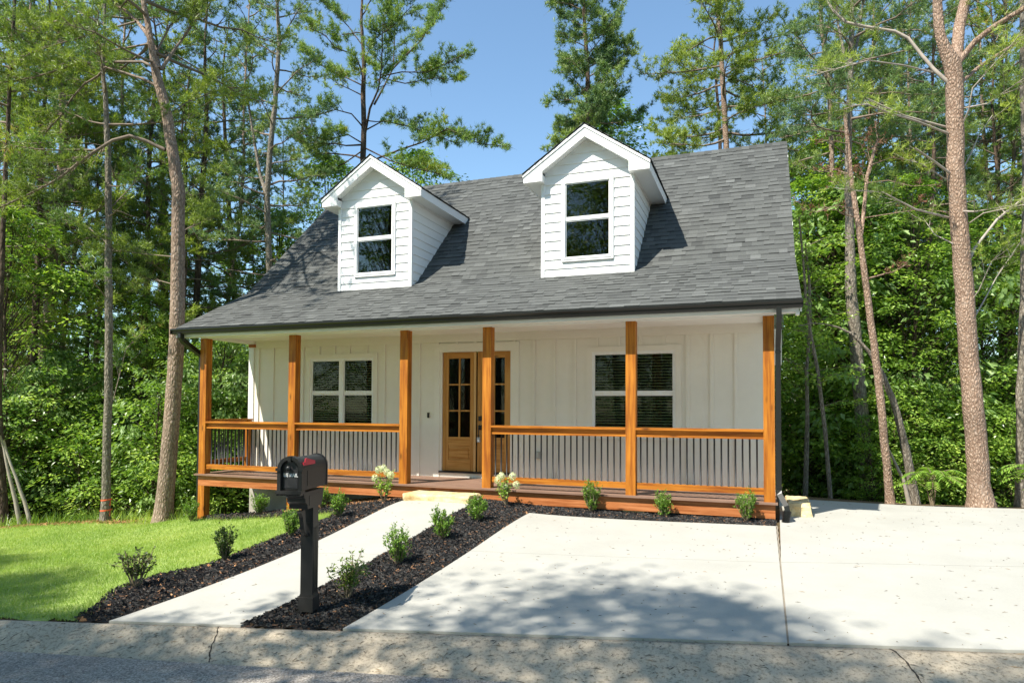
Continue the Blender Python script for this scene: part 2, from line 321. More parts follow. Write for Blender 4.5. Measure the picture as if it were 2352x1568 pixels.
# ---------------------------------------------------------------- polygons of lawn and beds
def inpoly(P,poly):
    x,y=P[:,0],P[:,1]; c=np.zeros(len(P),bool); n=len(poly)
    for i in range(n):
        (x1,y1),(x2,y2)=poly[i],poly[(i+1)%n]
        m=((y1>y)!=(y2>y))&(x<(x2-x1)*(y-y1)/(y2-y1+1e-12)+x1); c^=m
    return c
EDGE=[(3.10,-5.46),(2.88,-5.1),(2.56,-4.7),(2.48,-4.36),(2.5,-4.09),(2.63,-3.81),(2.69,-3.54),(2.65,-3.19),(2.57,-2.5),(2.55,-1.85),(2.61,-1.3),(2.38,-.91),(1.66,-.63),(.87,-.49),(.38,-.42),(-.2,-.36),(-.9,-.25)]
LAWN=EDGE+[(-1.5,.05),(-2.1,.05),(-2.9,-.05),(-3.6,-.1),(-4.6,-.55),(-6,-1.1),(-9,-2.2),(-13,-4.5),(-13,yc(-13)+.01),(-3,yc(-3)+.01)]
BEDL=EDGE+[(-.9,.1),(2.9,.1),(3.28,-.44),(3.39,-3.14),(3.42,-5.40)]
BEDR=[(4.56,-5.165),(5.365,-4.99),(5.37,-2.62),(5.35,-.55),(8.535,-.37),(8.56,.12),(4.4,.12),(4.48,-.46),(4.52,-3.0)]
def polysheet(name,poly,off,mat,st=.09,**kw):
    P=np.array(poly); xs=np.arange(P[:,0].min()-st,P[:,0].max()+2*st,st); ys=np.arange(P[:,1].min()-st,P[:,1].max()+2*st,st)
    X,Y=np.meshgrid(xs,ys); nx=len(xs); v=np.stack([X,Y],-1).reshape(-1,2); ins=inpoly(v,poly)
    Z=G(v[:,0],v[:,1])+off+.006*np.sin(v[:,0]*31)*np.cos(v[:,1]*27)
    i=np.arange(len(ys)-1)[:,None]*nx; j=np.arange(nx-1)[None]; f=np.stack([i+j,i+j+1,i+nx+j+1,i+nx+j],-1).reshape(-1,4)
    c=(v[f].mean(1)); keep=inpoly(c,poly); v3=np.concatenate([v,Z[:,None]],1)
    return build(name,MB().add(v3,f[keep]),mat,smooth=True,**kw)
polysheet('lawn_soil',LAWN,.012,LAWNM,.12,kind='structure')
polysheet('bed_soil',BEDL,.014,BEDM,.05,kind='structure'); polysheet('bed_soil',BEDR,.014,BEDM,.05,kind='structure')
def scatter(poly,n):
    P=np.array(poly); lo,hi=P.min(0),P.max(0); area=1
    q=rng.random((n,2))*(hi-lo)+lo; return q[inpoly(q,poly)]
def chips(P,off,lmin,lmax,name,mat,**kw):
    n=len(P); z=G(P[:,0],P[:,1])+off+rng.random(n)*.02; an=rng.random(n)*2*np.pi; ti=(rng.random(n)-.5)*.9
    L=lmin+rng.random(n)**1.5*(lmax-lmin); w=L*(.11+.13*rng.random(n)); ro=(rng.random(n)-.5)*1.6
    d=np.stack([np.cos(an)*np.cos(ti),np.sin(an)*np.cos(ti),np.sin(ti)],-1); s=np.stack([-np.sin(an)*np.cos(ro),np.cos(an)*np.cos(ro),np.sin(ro)],-1)
    u=np.array([0,0,1.]); c=np.concatenate([P,z[:,None]],1); th=(.003+.004*rng.random(n))[:,None]
    a=c-d*L[:,None]/2; b=c+d*L[:,None]/2; sw=s*w[:,None]/2
    v=np.stack([a-sw*.6,a+sw*.8,b+sw*.5,b-sw*.9,a+u*th*2-sw*.1,b+u*th*2],1)
    f=np.array([(0,4,5,3),(4,1,2,5)])[None]+np.arange(n)[:,None,None]*6
    return build(name,MB().add(v.reshape(-1,3),f.reshape(-1,4),np.repeat(rng.random(n),2)),mat,kind='stuff',label=kw['label'],category=kw['cat'])
def cl(n): return n
PL=scatter(BEDL,75000); dens=np.array(PL); k=(dens[:,0]<2.9)&(dens[:,1]>-.3); PL=np.concatenate([PL[~k],PL[k][::3]])
chips(PL[:29000],.024,.015,.046,'mulch',MULCH,label='black shredded bark mulch with clay crumbs along the lawn side of the walkway',cat='mulch')
chips(scatter(BEDR,120000)[:44000],.024,.015,.046,'mulch',MULCH,label='black shredded bark mulch between the walkway and the driveway and along the porch',cat='mulch')
# clay clods
def clods(P,name,label):
    mb=MB(); 
    for x,y in P:
        r=.012+R.random()**2*.035; z=g(x,y)+.022; k=[(1,0,0),(-.9,.1,0),(0,1,0),(.1,-1,0),(0,0,.7),(0,0,-.5)]
        v=[(x+a*r*R.uniform(.7,1.3),y+b*r*R.uniform(.7,1.3),z+c*r*R.uniform(.7,1.2)) for a,b,c in k]
        mb.add(v,[(0,2,4),(2,1,4),(1,3,4),(3,0,4),(2,0,5),(1,2,5),(3,1,5),(0,3,5)],R.random())
    m=attrmat(name+'_mat',[(0,(.38,.17,.07)),(1,(.58,.34,.18))],.95); build(name,mb,m,kind='stuff',label=label,category='clay')
q=scatter(BEDR,900); ql=scatter(BEDL,1500); clods(np.concatenate([q[:200],ql[(ql[:,0]>1.6)][:190]]),'clay_crumbs','orange clay crumbs lying among the black mulch')
# lawn grass
def blades(P,h0,h1,w,name,mat,off=.0,lean=.5,**kw):
    n=len(P); z=G(P[:,0],P[:,1])+off; h=h0+rng.random(n)**1.3*(h1-h0); an=rng.random(n)*2*np.pi; l=rng.random(n)*lean
    top=np.stack([P[:,0]+np.cos(an)*h*l,P[:,1]+np.sin(an)*h*l,z+h],-1); a2=rng.random(n)*np.pi; s=np.stack([np.cos(a2),np.sin(a2),np.zeros(n)],-1)*(w*(.6+.8*rng.random(n)))[:,None]
    b=np.stack([P[:,0],P[:,1],z],-1); v=np.stack([b-s,b+s,top],1); f=np.arange(3*n).reshape(-1,3)
    patch=.5+.22*np.sin(P[:,0]*1.7+P[:,1]*.6)*np.cos(P[:,1]*2.1)+.15*np.sin(P[:,0]*6.1)*np.sin(P[:,1]*5.3)
    return build(name,MB().add(v.reshape(-1,3),f,np.clip(patch+(rng.random(n)-.5)*.7,0,1)),mat,**kw)
NEAR=[(3.4,-5.5),(3.4,-.2),(-1.6,.3),(-6,-.6),(-6,-3),(-1.5,yc(-1.5))]
p1_=scatter(LAWN,1500000); k=inpoly(p1_,NEAR); pn=p1_[k]; pf=p1_[~k]
P=np.concatenate([pn[:170000],pf[:60000]])
blades(P,.02,.055,.0028,'lawn_grass',GRASS,.01,1.2,kind='stuff',label='short bright green grass of the front lawn',category='grass')
# ragged taller grass along the edges
ed=[]
for a,b in zip(LAWN[:26],LAWN[1:27]):
    L=math.dist(a,b)
    for _ in range(int(L*190)):
        t=R.random(); ed.append((a[0]+(b[0]-a[0])*t+R.gauss(0,.045),a[1]+(b[1]-a[1])*t+R.gauss(0,.045)))
blades(np.array(ed),.03,.10,.003,'lawn_edge_grass',GRASS,.01,.9,kind='stuff',label='longer ragged grass along the edge of the lawn',category='grass')
wd=[(R.uniform(-9,-1.4),0) for _ in range(2600)]; wd=np.array([(x,np.interp(x,[-9,-6,-3.6,-2.1,-1.4],[-2.1,-1.0,0,.15,.15])+abs(R.gauss(0,.35))) for x,_ in wd])
blades(wd,.08,.34,.006,'tall_weeds',LEAF,.0,.9,kind='stuff',label='tall weeds and grass where the lawn meets the woods',category='weeds')
# pine straw strip at the wood's edge
ps=np.array([(x,np.interp(x,[-13,-9,-6,-3.6,-2.1],[-4.3,-2.1,-1.0,0,.1])+R.gauss(.12,.16)) for x in np.random.default_rng(5).uniform(-12,-3,5200)])
m_=attrmat('pine_straw_mat',[(0,(.22,.10,.04)),(1,(.50,.27,.12))],.9)
chips(ps,.012,.05,.13,'pine_straw',m_,label='strip of orange pine straw along the far edge of the lawn',cat='pine straw')
pu=scatter([(.9,-.2),(3.2,-.2),(3.4,1.1),(.4,1.1)],5200)
chips(pu[:4500],.012,.05,.13,'pine_straw',m_,label='orange pine straw under the porch beside the foundation',cat='pine straw')
# needles and twigs fallen on the slabs and the street
def litter(P,zf,lmin,lmax,w,name,label,mat):
    n=len(P); an=rng.normal(.35,.75,n); L=lmin+rng.random(n)**2*(lmax-lmin); d=np.stack([np.cos(an),np.sin(an)],-1); s=np.stack([-d[:,1],d[:,0]],-1)*w
    a=P-d*L[:,None]/2; b=P+d*L[:,None]/2; mid=P+s*rng.normal(0,3,n)[:,None]
    mb=MB(); 
    def z(q,o): return np.concatenate([q,(zf(q[:,0],q[:,1])+o)[:,None]],1)
    v=np.stack([z(a,.004),z(mid-s,.005),z(mid+s,.009),z(b,.004)],1); f=np.array([(0,1,3,2)])+np.arange(n)[:,None]*4
    build(name,mb.add(v.reshape(-1,3),f,rng.random(n)),mat,kind='stuff',label=label,category='litter')
TW=attrmat('fallen_needle_mat',[(0,(.05,.04,.03)),(.6,(.16,.13,.09)),(1,(.32,.22,.12))],.9)
DRV=[(5.4,-4.97),(8.5,-4.33),(8.5,-.45),(5.4,-.6)]; PAD=[(8.62,-4.3),(13.5,-3.2),(13.5,2.6),(8.7,2.2)]; WLK=[(3.45,-5.38),(4.5,-5.17),(4.45,-.5),(3.4,-.5)]
zz=lambda x,y:G(x,y)+SL
litter(np.concatenate([scatter(DRV,260),scatter(PAD,560),scatter(WLK,45)]),zz,.012,.07,.0013,'fallen_needles','brown pine needles scattered over the concrete slabs',TW)
kp=np.stack([rng.uniform(-1,12,700),rng.random(700)],-1); kp[:,1]=yc(kp[:,0])*(1-kp[:,1])+ya(kp[:,0])*kp[:,1]
litter(kp,kz,.02,.08,.0018,'fallen_needles','brown pine needles scattered over the kerb',TW)
# ---------------------------------------------------------------- the house
PX=[-1.158,.798,2.967,4.403,6.591,8.407]; PW=.14; HB=2.44; DY=1.27; XL,XR=-1.158,8.547
house=thing('house','white cottage with grey shingle roof, two dormers and an orange cedar front porch','house',(3.7,0,0))
def part(name,mb,mat,parent=house,**k): return build(name,mb,mat,parent,**k)
EY,EZ,KY,KZ,RY,RZ=-.247,2.615,1.501,3.515,4.52,6.396
s2=(KZ-EZ)/(KY-EY); s1=(RZ-KZ)/(RY-KY); OV=.322; RX0,RX1=XL-OV,XR+OV
BY=2*RY-1.2; BZ=RZ-s1*(BY+.3-RY)
# walls with openings
def wallpanel(mb,x0,x1,z0,z1,ops,y0,y1):
    xs=sorted({x0,x1,*[o[0] for o in ops],*[o[1] for o in ops]})
    for a,b in zip(xs,xs[1:]):
        segs=[(o[2],o[3]) for o in ops if o[0]<=a and o[1]>=b]; z=z0
        for lo,hi in sorted(segs): 
            if lo>z: mb.box(a,b,y0,y1,z,lo)
            z=hi
        if z<z1: mb.box(a,b,y0,y1,z,z1)
WL=(.29,1.69,.80,2.125); WR=(5.80,7.13,.80,2.125); DO=(3.05,4.43,.085,2.205)
mb=MB(); wallpanel(mb,XL,XR,-.16,2.72,[WL,WR,DO],DY,DY+.12)
mb.box(XL,XL+.12,DY+.12,BY-.12,-.16,2.72); mb.box(XR-.12,XR,DY+.12,BY-.12,-.16,2.72); mb.box(XL,XR,BY-.12,BY,-.16,2.72)
for x0 in (XL,XR-.12):                                   # gable ends
    P=[(DY,2.70),(DY,EZ+(DY-EY)*s2-.10),(KY,KZ-.12),(RY,RZ-.15),(BY,BZ+.25),(BY,2.70)]
    v=[(x,y,z) for x in (x0,x0+.12) for y,z in P]; n_=6
    mb.add(v,[(i,(i+1)%6,(i+1)%6+6,i+6) for i in range(6)]); mb.F.append(np.array([[0,1,2,3,4,5],[11,10,9,8,7,6]])+mb.n-12); mb.A.append(np.full(2,.5,np.float32))
wall=part('wall',mb,PAINT)
mb=MB(); zt=2.36
BAT=[-.95,-.59,-.22,.115,.48,.835,1.16,1.54,1.915,2.275,2.635,3.01,3.38,3.735,4.09,4.45,4.80,5.16,5.515,5.88,6.24,6.585,6.95,7.31,7.67,8.025]
def opn(x):
    for o,t in ((WL,(.18,1.80,.70,2.215)),(WR,(5.69,7.23,.70,2.215)),(DO,(2.94,4.55,-.2,2.33))):
        if t[0]-.02<x<t[1]+.02: return t
for x in BAT:
    t=opn(x)
    if t:
        mb.box(x-.024,x+.024,DY-.022,DY,t[3]+.0,zt)
        if t[2]>0: mb.box(x-.024,x+.024,DY-.022,DY,.0,t[2])
    else: mb.box(x-.024,x+.024,DY-.022,DY,0,zt)
mb.box(XL+.12,XR-.12,DY-.031,DY,zt,2.5)
part('batten',mb,PAINT)
mb=MB()
for x0,x1 in ((XL-.02,XL+.10),(XR-.10,XR+.02)): mb.box(x0,x1,DY-.022,DY,-.16,2.5); mb.box(x0 if x0<0 else XR,x0+.02 if x0<0 else XR+.02,DY,DY+.11,-.16,2.5)
part('corner_trim',mb,TRIM)
mb=MB(); mb.box(XL+.01,XR-.01,DY+.02,BY-.02,-2.4,-.16); part('foundation',mb,FOUND)
# windows
def window(o,trim,y,par,lites,blind=True,midz=None,name='window',dk=.118,GL=None):
    x0,x1,z0,z1=o
    mb=MB()                                              # casing
    if trim:
        t=trim; tw=.085
        mb.box(x0-tw,x0,y-.024,y+.02,z0-tw,z1+tw); mb.box(x1,x1+tw,y-.024,y+.02,z0-tw,z1+tw); mb.box(x0,x1,y-.024,y+.02,z1,z1+tw); mb.box(x0,x1,y-.024,y+.02,z0-tw,z0)
    fw=.03
    w=part(name,mb,PAINT if trim else TRIM,par) if trim else None
    fr=MB(); fr.box(x0,x0+fw,y-.012,y+.09,z0,z1); fr.box(x1-fw,x1,y-.012,y+.09,z0,z1); fr.box(x0+fw,x1-fw,y-.012,y+.09,z1-fw,z1); fr.box(x0+fw,x1-fw,y-.012,y+.09,z0,z0+fw)
    if lites==2: xm=(x0+x1)/2; fr.box(xm-.045,xm+.045,y-.010,y+.09,z0+fw,z1-fw)
    spans=[(x0+fw,x1-fw)] if lites==1 else [(x0+fw,xm-.045),(xm+.045,x1-fw)]
    zm=midz or (z0+z1)/2
    for a,b in spans:
        fr.box(a,b,y+.004,y+.05,zm-.022,zm+.022)
        for lo,hi,yy in ((z0+fw,zm-.022,.022),(zm+.022,z1-fw,.012)):
            s_=.018
            fr.box(a,a+s_,y+yy-.008,y+yy+.02,lo,hi); fr.box(b-s_,b,y+yy-.008,y+yy+.02,lo,hi); fr.box(a+s_,b-s_,y+yy-.008,y+yy+.02,lo,lo+s_); fr.box(a+s_,b-s_,y+yy-.008,y+yy+.02,hi-s_,hi)
    F_=part('window_frame' if trim else name,fr,TRIM,w or par)
    root=w or F_
    for a,b in spans:
        for lo,hi,yy in ((z0+fw,zm-.022,.022),(zm+.022,z1-fw,.012)):
            part('pane',MB().box(a+.018,b-.018,y+yy,y+yy+.004,lo+.018,hi-.018),GL or GLASS,root)
        if blind:
            bl=MB(); z=z0+fw
            while z<z1-fw:
                zc_=z; c,sn=.019,.010
                bl.add([(a,y+.075-c,zc_-sn),(b,y+.075-c,zc_-sn),(b,y+.075+c,zc_+sn),(a,y+.075+c,zc_+sn)],[(0,1,2,3)]); z+=.046
            part('blinds',bl,BLIND,root)
    part('room_shade_sheet',MB().box(x0+.01,x1-.01,y+dk,y+dk+.003,z0+.01,z1-.01),DARK,root)  # flat sheet behind the panes, room darkness painted into its colour
    return root
window(WL,1,DY,house,2,midz=1.475); window(WR,1,DY,house,2,midz=1.455)
# front door
mb=MB(); x0,x1,z0,z1=DO
for a,b,c_,d_,e_ in ((x0-.11,x0,-.02,z1+.13,.024),(x1,x1+.11,-.02,z1+.13,.024),(x0,x1,z1,z1+.13,.024),(x0,x0+.045,.10,z1,.012),(x1-.045,x1,.10,z1,.012)): mb.box(a,b,DY-e_,DY+.10,c_,d_)
mb.box(x0+.045,x1-.045,DY-.012,DY+.10,z1-.018,z1); mb.box(x0,x1,DY-.01,DY+.1,-.02,.075)
dt=part('door_trim',mb,PAINT)
part('threshold',MB().box(x0,x1,DY-.04,DY+.1,.075,.10),BLK)
def leaf(a,b,litesx,handle=False):
    z0,z1=.108,2.183; y0,y1=DY+.02,DY+.065; la,lb=litesx; lz0,lz1=.70,2.075; pz0,pz1=.30,.55
    st=MB(); st.box(a,la,y0,y1,z0,z1); st.box(lb,b,y0,y1,z0,z1)
    d=part('door',st,DOORV)
    for za,zb_ in ((lz1,z1),(pz1,lz0),(z0,pz0)): part('door_rail',MB().box(la,lb,y0+.001,y1,za,zb_),DOORH,d)
    pm=MB(); pm.box(la,lb,y0+.014,y1,pz0,pz1); pm.box(la+.035,lb-.035,y0+.004,y0+.014,pz0+.035,pz1-.035); part('door_panel',pm,DOORH,d)
    mu=MB(); xm=(la+lb)/2; mu.box(xm-.013,xm+.013,y0+.005,y1,lz0,lz1)
    for k in (1,2):
        z=lz0+(lz1-lz0)*k/3; mu.box(la,xm-.013,y0+.006,y1,z-.013,z+.013); mu.box(xm+.013,lb,y0+.006,y1,z-.013,z+.013)
    part('muntin',mu,DOORV,d)
    part('pane',MB().box(la,lb,y0+.022,y0+.026,lz0,lz1),GLASS,d)
    return d
dl=leaf(3.098,3.715,(3.205,3.625)); 
dr=leaf(3.765,4.382,(3.87,4.27))
dr['label']='right door leaf with black keypad and handle'
part('astragal',MB().box(3.700,3.740,DY+.002,DY+.03,.108,2.183),plain('astragal_wood',(.60,.36,.13),.5))
kp_=MB(); kp_.box(3.79,3.85,DY-.002,DY+.02,.985,1.065); part('keypad',kp_,BLK,dr)
hn=MB(); hn.box(3.79,3.85,DY-.004,DY+.02,.83,.91); hn.tube([(3.82,DY-.05,.86),(3.82,DY-.05,.70)],[.008,.008],6); hn.tube([(3.82,DY,.86),(3.82,DY-.05,.86)],[.009,.009],6); part('handle',hn,BLK,dr)
part('room_shade_sheet',MB().box(DO[0]+.05,DO[1]-.05,DY+.118,DY+.125,.1,2.18),DARK,dt)  # same painted darkness on a thin sheet behind the door glass
part('doorbell',MB().box(2.815,2.845,DY-.03,DY-.001,1.03,1.12),BLK)
ob=MB(); ob.box(4.845,4.92,DY-.035,DY,.37,.49); ob.box(4.855,4.91,DY-.06,DY-.035,.38,.48); part('outlet_cover',ob,plain('outlet_grey',(.45,.46,.42),.3))
mp=MB(); mp.box(XR,XR+.13,1.6,1.95,1.9,2.44); part('meter_box',mp,plain('meter_box_paint',(.62,.60,.50),.5)); 
# porch
mb=MB(); y=-.05
k=0
while y<DY-.02:
    w=min(.137,DY-.002-y); 
    if k==0: mb.box(XL-.055,XR+.03,y,y+w,-.028,0)
    else: mb.box(XL-.05,XR+.025,y,y+w,-.026,-.002)
    y+=.1405; k+=1
deck=part('porch_deck',mb,DECKM)
mb=MB(); mb.box(XL,3.9,0,.04,-.21,-.029); mb.box(3.902,XR,-.001,.04,-.212,-.029); mb.box(XL,XL+.04,.04,DY,-.21,-.029); mb.box(XR-.04,XR,.04,DY,-.21,-.029); part('skirt_board',mb,SKW)
POST=[]
for i,x in enumerate(PX):
    mb=MB(); mb.box(x,x+PW,.002,PW,0,HB)
    if i<2: mb.box(x,x+PW,.002,PW,g(x,0)-.3,-.213)
    POST.append(part('porch_post',mb,WZ))
for x in (6.55,): part('porch_pier',MB().box(x,x+.3,.02,.25,-.5,-.215),STONE)
mb=MB(); mb.box(XL-.0,XR+.0,.002,PW,HB,2.56); mb.box(XL,XL+PW,PW,DY+.1,HB,2.56); mb.box(XR-PW,XR,PW,DY-.03,HB,2.56)
part('porch_beam',mb,TRIM)
part('beam_end',MB().box(XL+.002,XL+.155,DY-.06,DY-.03,HB-.06,HB),WX)
part('porch_ceiling',MB().box(XL+PW,XR-PW,PW,DY,2.50,2.52),TRIM)
def rail(x0,x1,bs,name='railing'):
    r=MB(); r.box(x0-.0,x1,-.004,.142,.913,.945); top=part(name,r,WX)
    s_=MB(); s_.box(x0,x1,.045,.095,.845,.912); s_.box(x0,x1,.024,.112,.815,.844); part('sub_rail',s_,WX,top)
    b_=MB(); b_.box(x0,x1,.03,.108,.09,.172); part('bottom_rail',b_,WX,top)
    for x in bs: part('baluster',MB().tube([(x,.07,.172),(x,.07,.815)],[.0115,.0115],8),BLK,top,smooth=True)
rail(PX[0]+PW,PX[1],[-.925+.0895*i for i in range(19)]); rail(PX[1]+PW,PX[2],[.990+.0897*i for i in range(22)])
rail(PX[3]+PW,PX[4],[4.599+.0907*i for i in range(22)]); rail(PX[4]+PW,PX[5],[6.792+.0902*i for i in range(18)])
xs_=XL+.07
r=MB(); r.box(xs_-.07,xs_+.07,PW,1.22,.943,.975); top=part('side_railing',r,WY)
s_=MB(); s_.box(xs_-.025,xs_+.025,PW,1.12,.875,.942); part('sub_rail',s_,WY,top)
s_=MB(); s_.box(xs_-.03,xs_+.03,PW,1.12,.16,.235); part('bottom_rail',s_,WY,top)
for i in range(11): part('baluster',MB().tube([(xs_,.22+.085*i,.235),(xs_,.22+.085*i,.875)],[.0098]*2,8),BLK,top,smooth=True)
part('end_post',MB().box(xs_-.045,xs_+.045,1.12,1.21,0,.942),WZ,top)
# roof shingles as real overlapping tabs
def shingles(mb,O,ux,uv,nn,Wd,Ln,exp=.134,seed=1,endcut=None):
    rg=random.Random(seed); O,ux,uv,nn=map(np.array,(O,ux,uv,nn)); k=0; s=-.01
    while s<Ln:
        x=-rg.random()*.25
        while x<Wd:
            w=rg.choice((.12,.15,.18,.21)); a,b=max(0,x),min(Wd,x+w); x+=w
            if b-a<.01: continue
            th=rg.choice((.005,.006,.013)); e1=min(s+exp*1.05,Ln+.002); sk=rg.uniform(-.004,.004)
            P=lambda u_,t,h:O+ux*u_+uv*t+nn*h
            q=rg.gauss(0,.003)
            hb=min(s+exp*.80,Ln); tk=lambda t:th+(.0035-th)*(t-s)/(e1-s+1e-9); v=[P(a,s+q,th),P(b,s+q,th),P(b,hb,tk(hb)),P(a,hb,tk(hb)),P(a,s+q,-.004),P(b,s+q,-.004),P(b,e1,.0035),P(a,e1,.0035)]
            col=min(1,max(0,rg.gauss(.48 if th<.01 else .54,.05)+(.15 if rg.random()<.06 else 0)-(.12 if rg.random()<.08 else 0)))
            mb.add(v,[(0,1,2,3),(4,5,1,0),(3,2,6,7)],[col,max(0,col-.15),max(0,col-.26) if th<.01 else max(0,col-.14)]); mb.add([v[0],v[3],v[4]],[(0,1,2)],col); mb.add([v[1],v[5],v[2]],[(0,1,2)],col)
        s+=exp; k+=1
def unit(a): a=np.array(a,float); return a/np.linalg.norm(a)
mb=MB(); v2=unit((0,KY-EY,KZ-EZ)); n2=np.array((0,-v2[2],v2[1])); v1=unit((0,RY-KY,RZ-KZ)); n1=np.array((0,-v1[2],v1[1]))
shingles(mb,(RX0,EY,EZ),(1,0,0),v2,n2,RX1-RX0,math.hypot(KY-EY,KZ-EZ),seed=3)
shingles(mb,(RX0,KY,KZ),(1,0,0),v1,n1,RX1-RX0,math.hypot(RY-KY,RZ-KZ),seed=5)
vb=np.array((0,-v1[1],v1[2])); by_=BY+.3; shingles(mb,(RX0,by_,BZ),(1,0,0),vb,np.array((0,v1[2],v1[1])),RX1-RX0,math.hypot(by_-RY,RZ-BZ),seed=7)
x=RX0                                                   # ridge caps
while x<RX1:
    b=min(x+.15,RX1); c=R.uniform(.3,.6); mb.add([(x,RY-.11,RZ-.085),(b,RY-.11,RZ-.092),(b,RY,RZ+.016),(x,RY,RZ+.024),(b,RY+.11,RZ-.092),(x,RY+.11,RZ-.085)],[(0,1,2,3),(3,2,4,5)],c); x+=.142
roof=part('roof',mb,SHING)
mb=MB()                                                  # roof boards, soffit, rake boards
prof=[(EY,EZ-.012),(KY,KZ-.012),(RY,RZ-.014),(by_,BZ-.012)]
for x0,x1,th,mi in ((RX0+.02,RX1-.02,.10,0),):
    up=[(y,z) for y,z in prof]; dn=[(y,z-th) for y,z in prof][::-1]; P=up+dn; n_=len(P)
    v=[(x,y,z) for x in (x0,x1) for y,z in P]; mb.add(v,[(i,i+n_,(i+1)%n_+n_,(i+1)%n_) for i in range(n_)])
part('roof_boards',mb,TRIM,roof)
for x0 in (RX0,RX1-.022):
    mb=MB(); up=[(y,z+.004) for y,z in prof]; dn=[(y,z-.16) for y,z in prof][::-1]; P=up+dn; n_=len(P)
    v=[(x,y,z) for x in (x0-.001,x0+.023) for y,z in P]; mb.add(v,[(i,i+n_,(i+1)%n_+n_,(i+1)%n_) for i in range(n_)])
    for k in range(3): mb.add([v[k],v[k+1],v[n_-2-k],v[n_-1-k]],[(0,1,2,3)]); mb.add([v[n_+k],v[n_+k+1],v[2*n_-2-k],v[2*n_-1-k]],[(3,2,1,0)])
    part('rake_board',mb,TRIM,roof)
mb=MB(); mb.box(RX0+.03,RX1-.03,EY+.005,EY+.03,2.445,EZ-.03); part('fascia',mb,TRIM)
mb=MB(); mb.box(RX0+.03,RX1-.03,EY+.03,.0,2.452,2.47); part('soffit',mb,TRIM)
mb=MB(); mb.box(RX1-.07,RX1-.025,EY+.0,EY+.14,2.41,2.45); part('eave_return',mb,TRIM)
# K-style gutter
gy=EY-.127; prof_=[(EY+.004,2.585),(EY+.004,2.492),(EY-.085,2.492),(EY-.098,2.515),(EY-.102,2.540),(gy,2.565),(gy,2.588),(gy+.008,2.588),(gy+.008,2.57),(EY-.092,2.545),(EY-.080,2.500),(EY-.004,2.500),(EY-.004,2.585)]
v=[(x,y,z) for x in (RX0-.012,RX1+.012) for y,z in prof_]; n_=len(prof_); mb=MB().add(v,[(i,i+n_,(i+1)%n_+n_,(i+1)%n_) for i in range(n_)])
for x in (RX0-.012,RX1+.010): mb.box(x,x+.002,gy+.002,EY+.003,2.494,2.584)
part('gutter',mb,GUT)
def spout(pts,w=.032,d=.045,name='downspout',loc=None):
    P=np.array(pts,float); T=np.gradient(P,axis=0); T/=np.linalg.norm(T,axis=1)[:,None]; mb=MB(); rings=[]
    for p,t in zip(P,T):
        a=np.cross(t,[0,1.,.001]) ; a/=np.linalg.norm(a); b=np.cross(t,a); sh=[]
        for u_,w_ in ((-1,-1),(-.5,-1.0),(-.45,-.8),(0,-.8),(.05,-1),(.5,-1),(.55,-.8),(.95,-.8),(1,-1),(1,1),(-1,1)): sh.append(p+a*u_*w+b*w_*d)
        rings.append(sh)
    k_=11; v=np.array(rings).reshape(-1,3); mb.add(v,[(i*k_+j,i*k_+(j+1)%k_,(i+1)*k_+(j+1)%k_,(i+1)*k_+j) for i in range(len(P)-1) for j in range(k_)])
    return part(name,mb,GUT)
xl=XL-.035
spout([(-1.30,-.31,2.50),(-1.30,-.31,2.44),(-1.295,-.27,2.38),(xl,.06,2.14),(xl,.075,2.06),(xl,.075,1),(xl,.075,.05),(xl,.075,-.15),(xl-.0,.075,-.82)])
xr=XR+.045
ds=spout([(8.60,-.29,2.50),(8.60,-.29,2.40),(8.60,-.25,2.34),(xr,.02,2.05),(xr,.05,1.98),(xr,.05,1),(xr,.05,.16),(xr+.01,.03,.10),(xr+.09,-.04,-.04),(xr+.10,-.05,-.10)])
t=np.linspace(0,1,60); rr=.048+.005*np.sign(np.sin(t*2*np.pi*12)); P=np.stack([xr+.10-.03*t+.0*t,-.05-.02*t,-.09-.17*t],-1)
part('corrugated_pipe',MB().tube(P,rr,14),GUT,ds,smooth=False)
for zb in (1.95,1.05,.18): part('strap',MB().box(xr-.036,xr+.036,.0,.10,zb,zb+.025),GUT,ds)
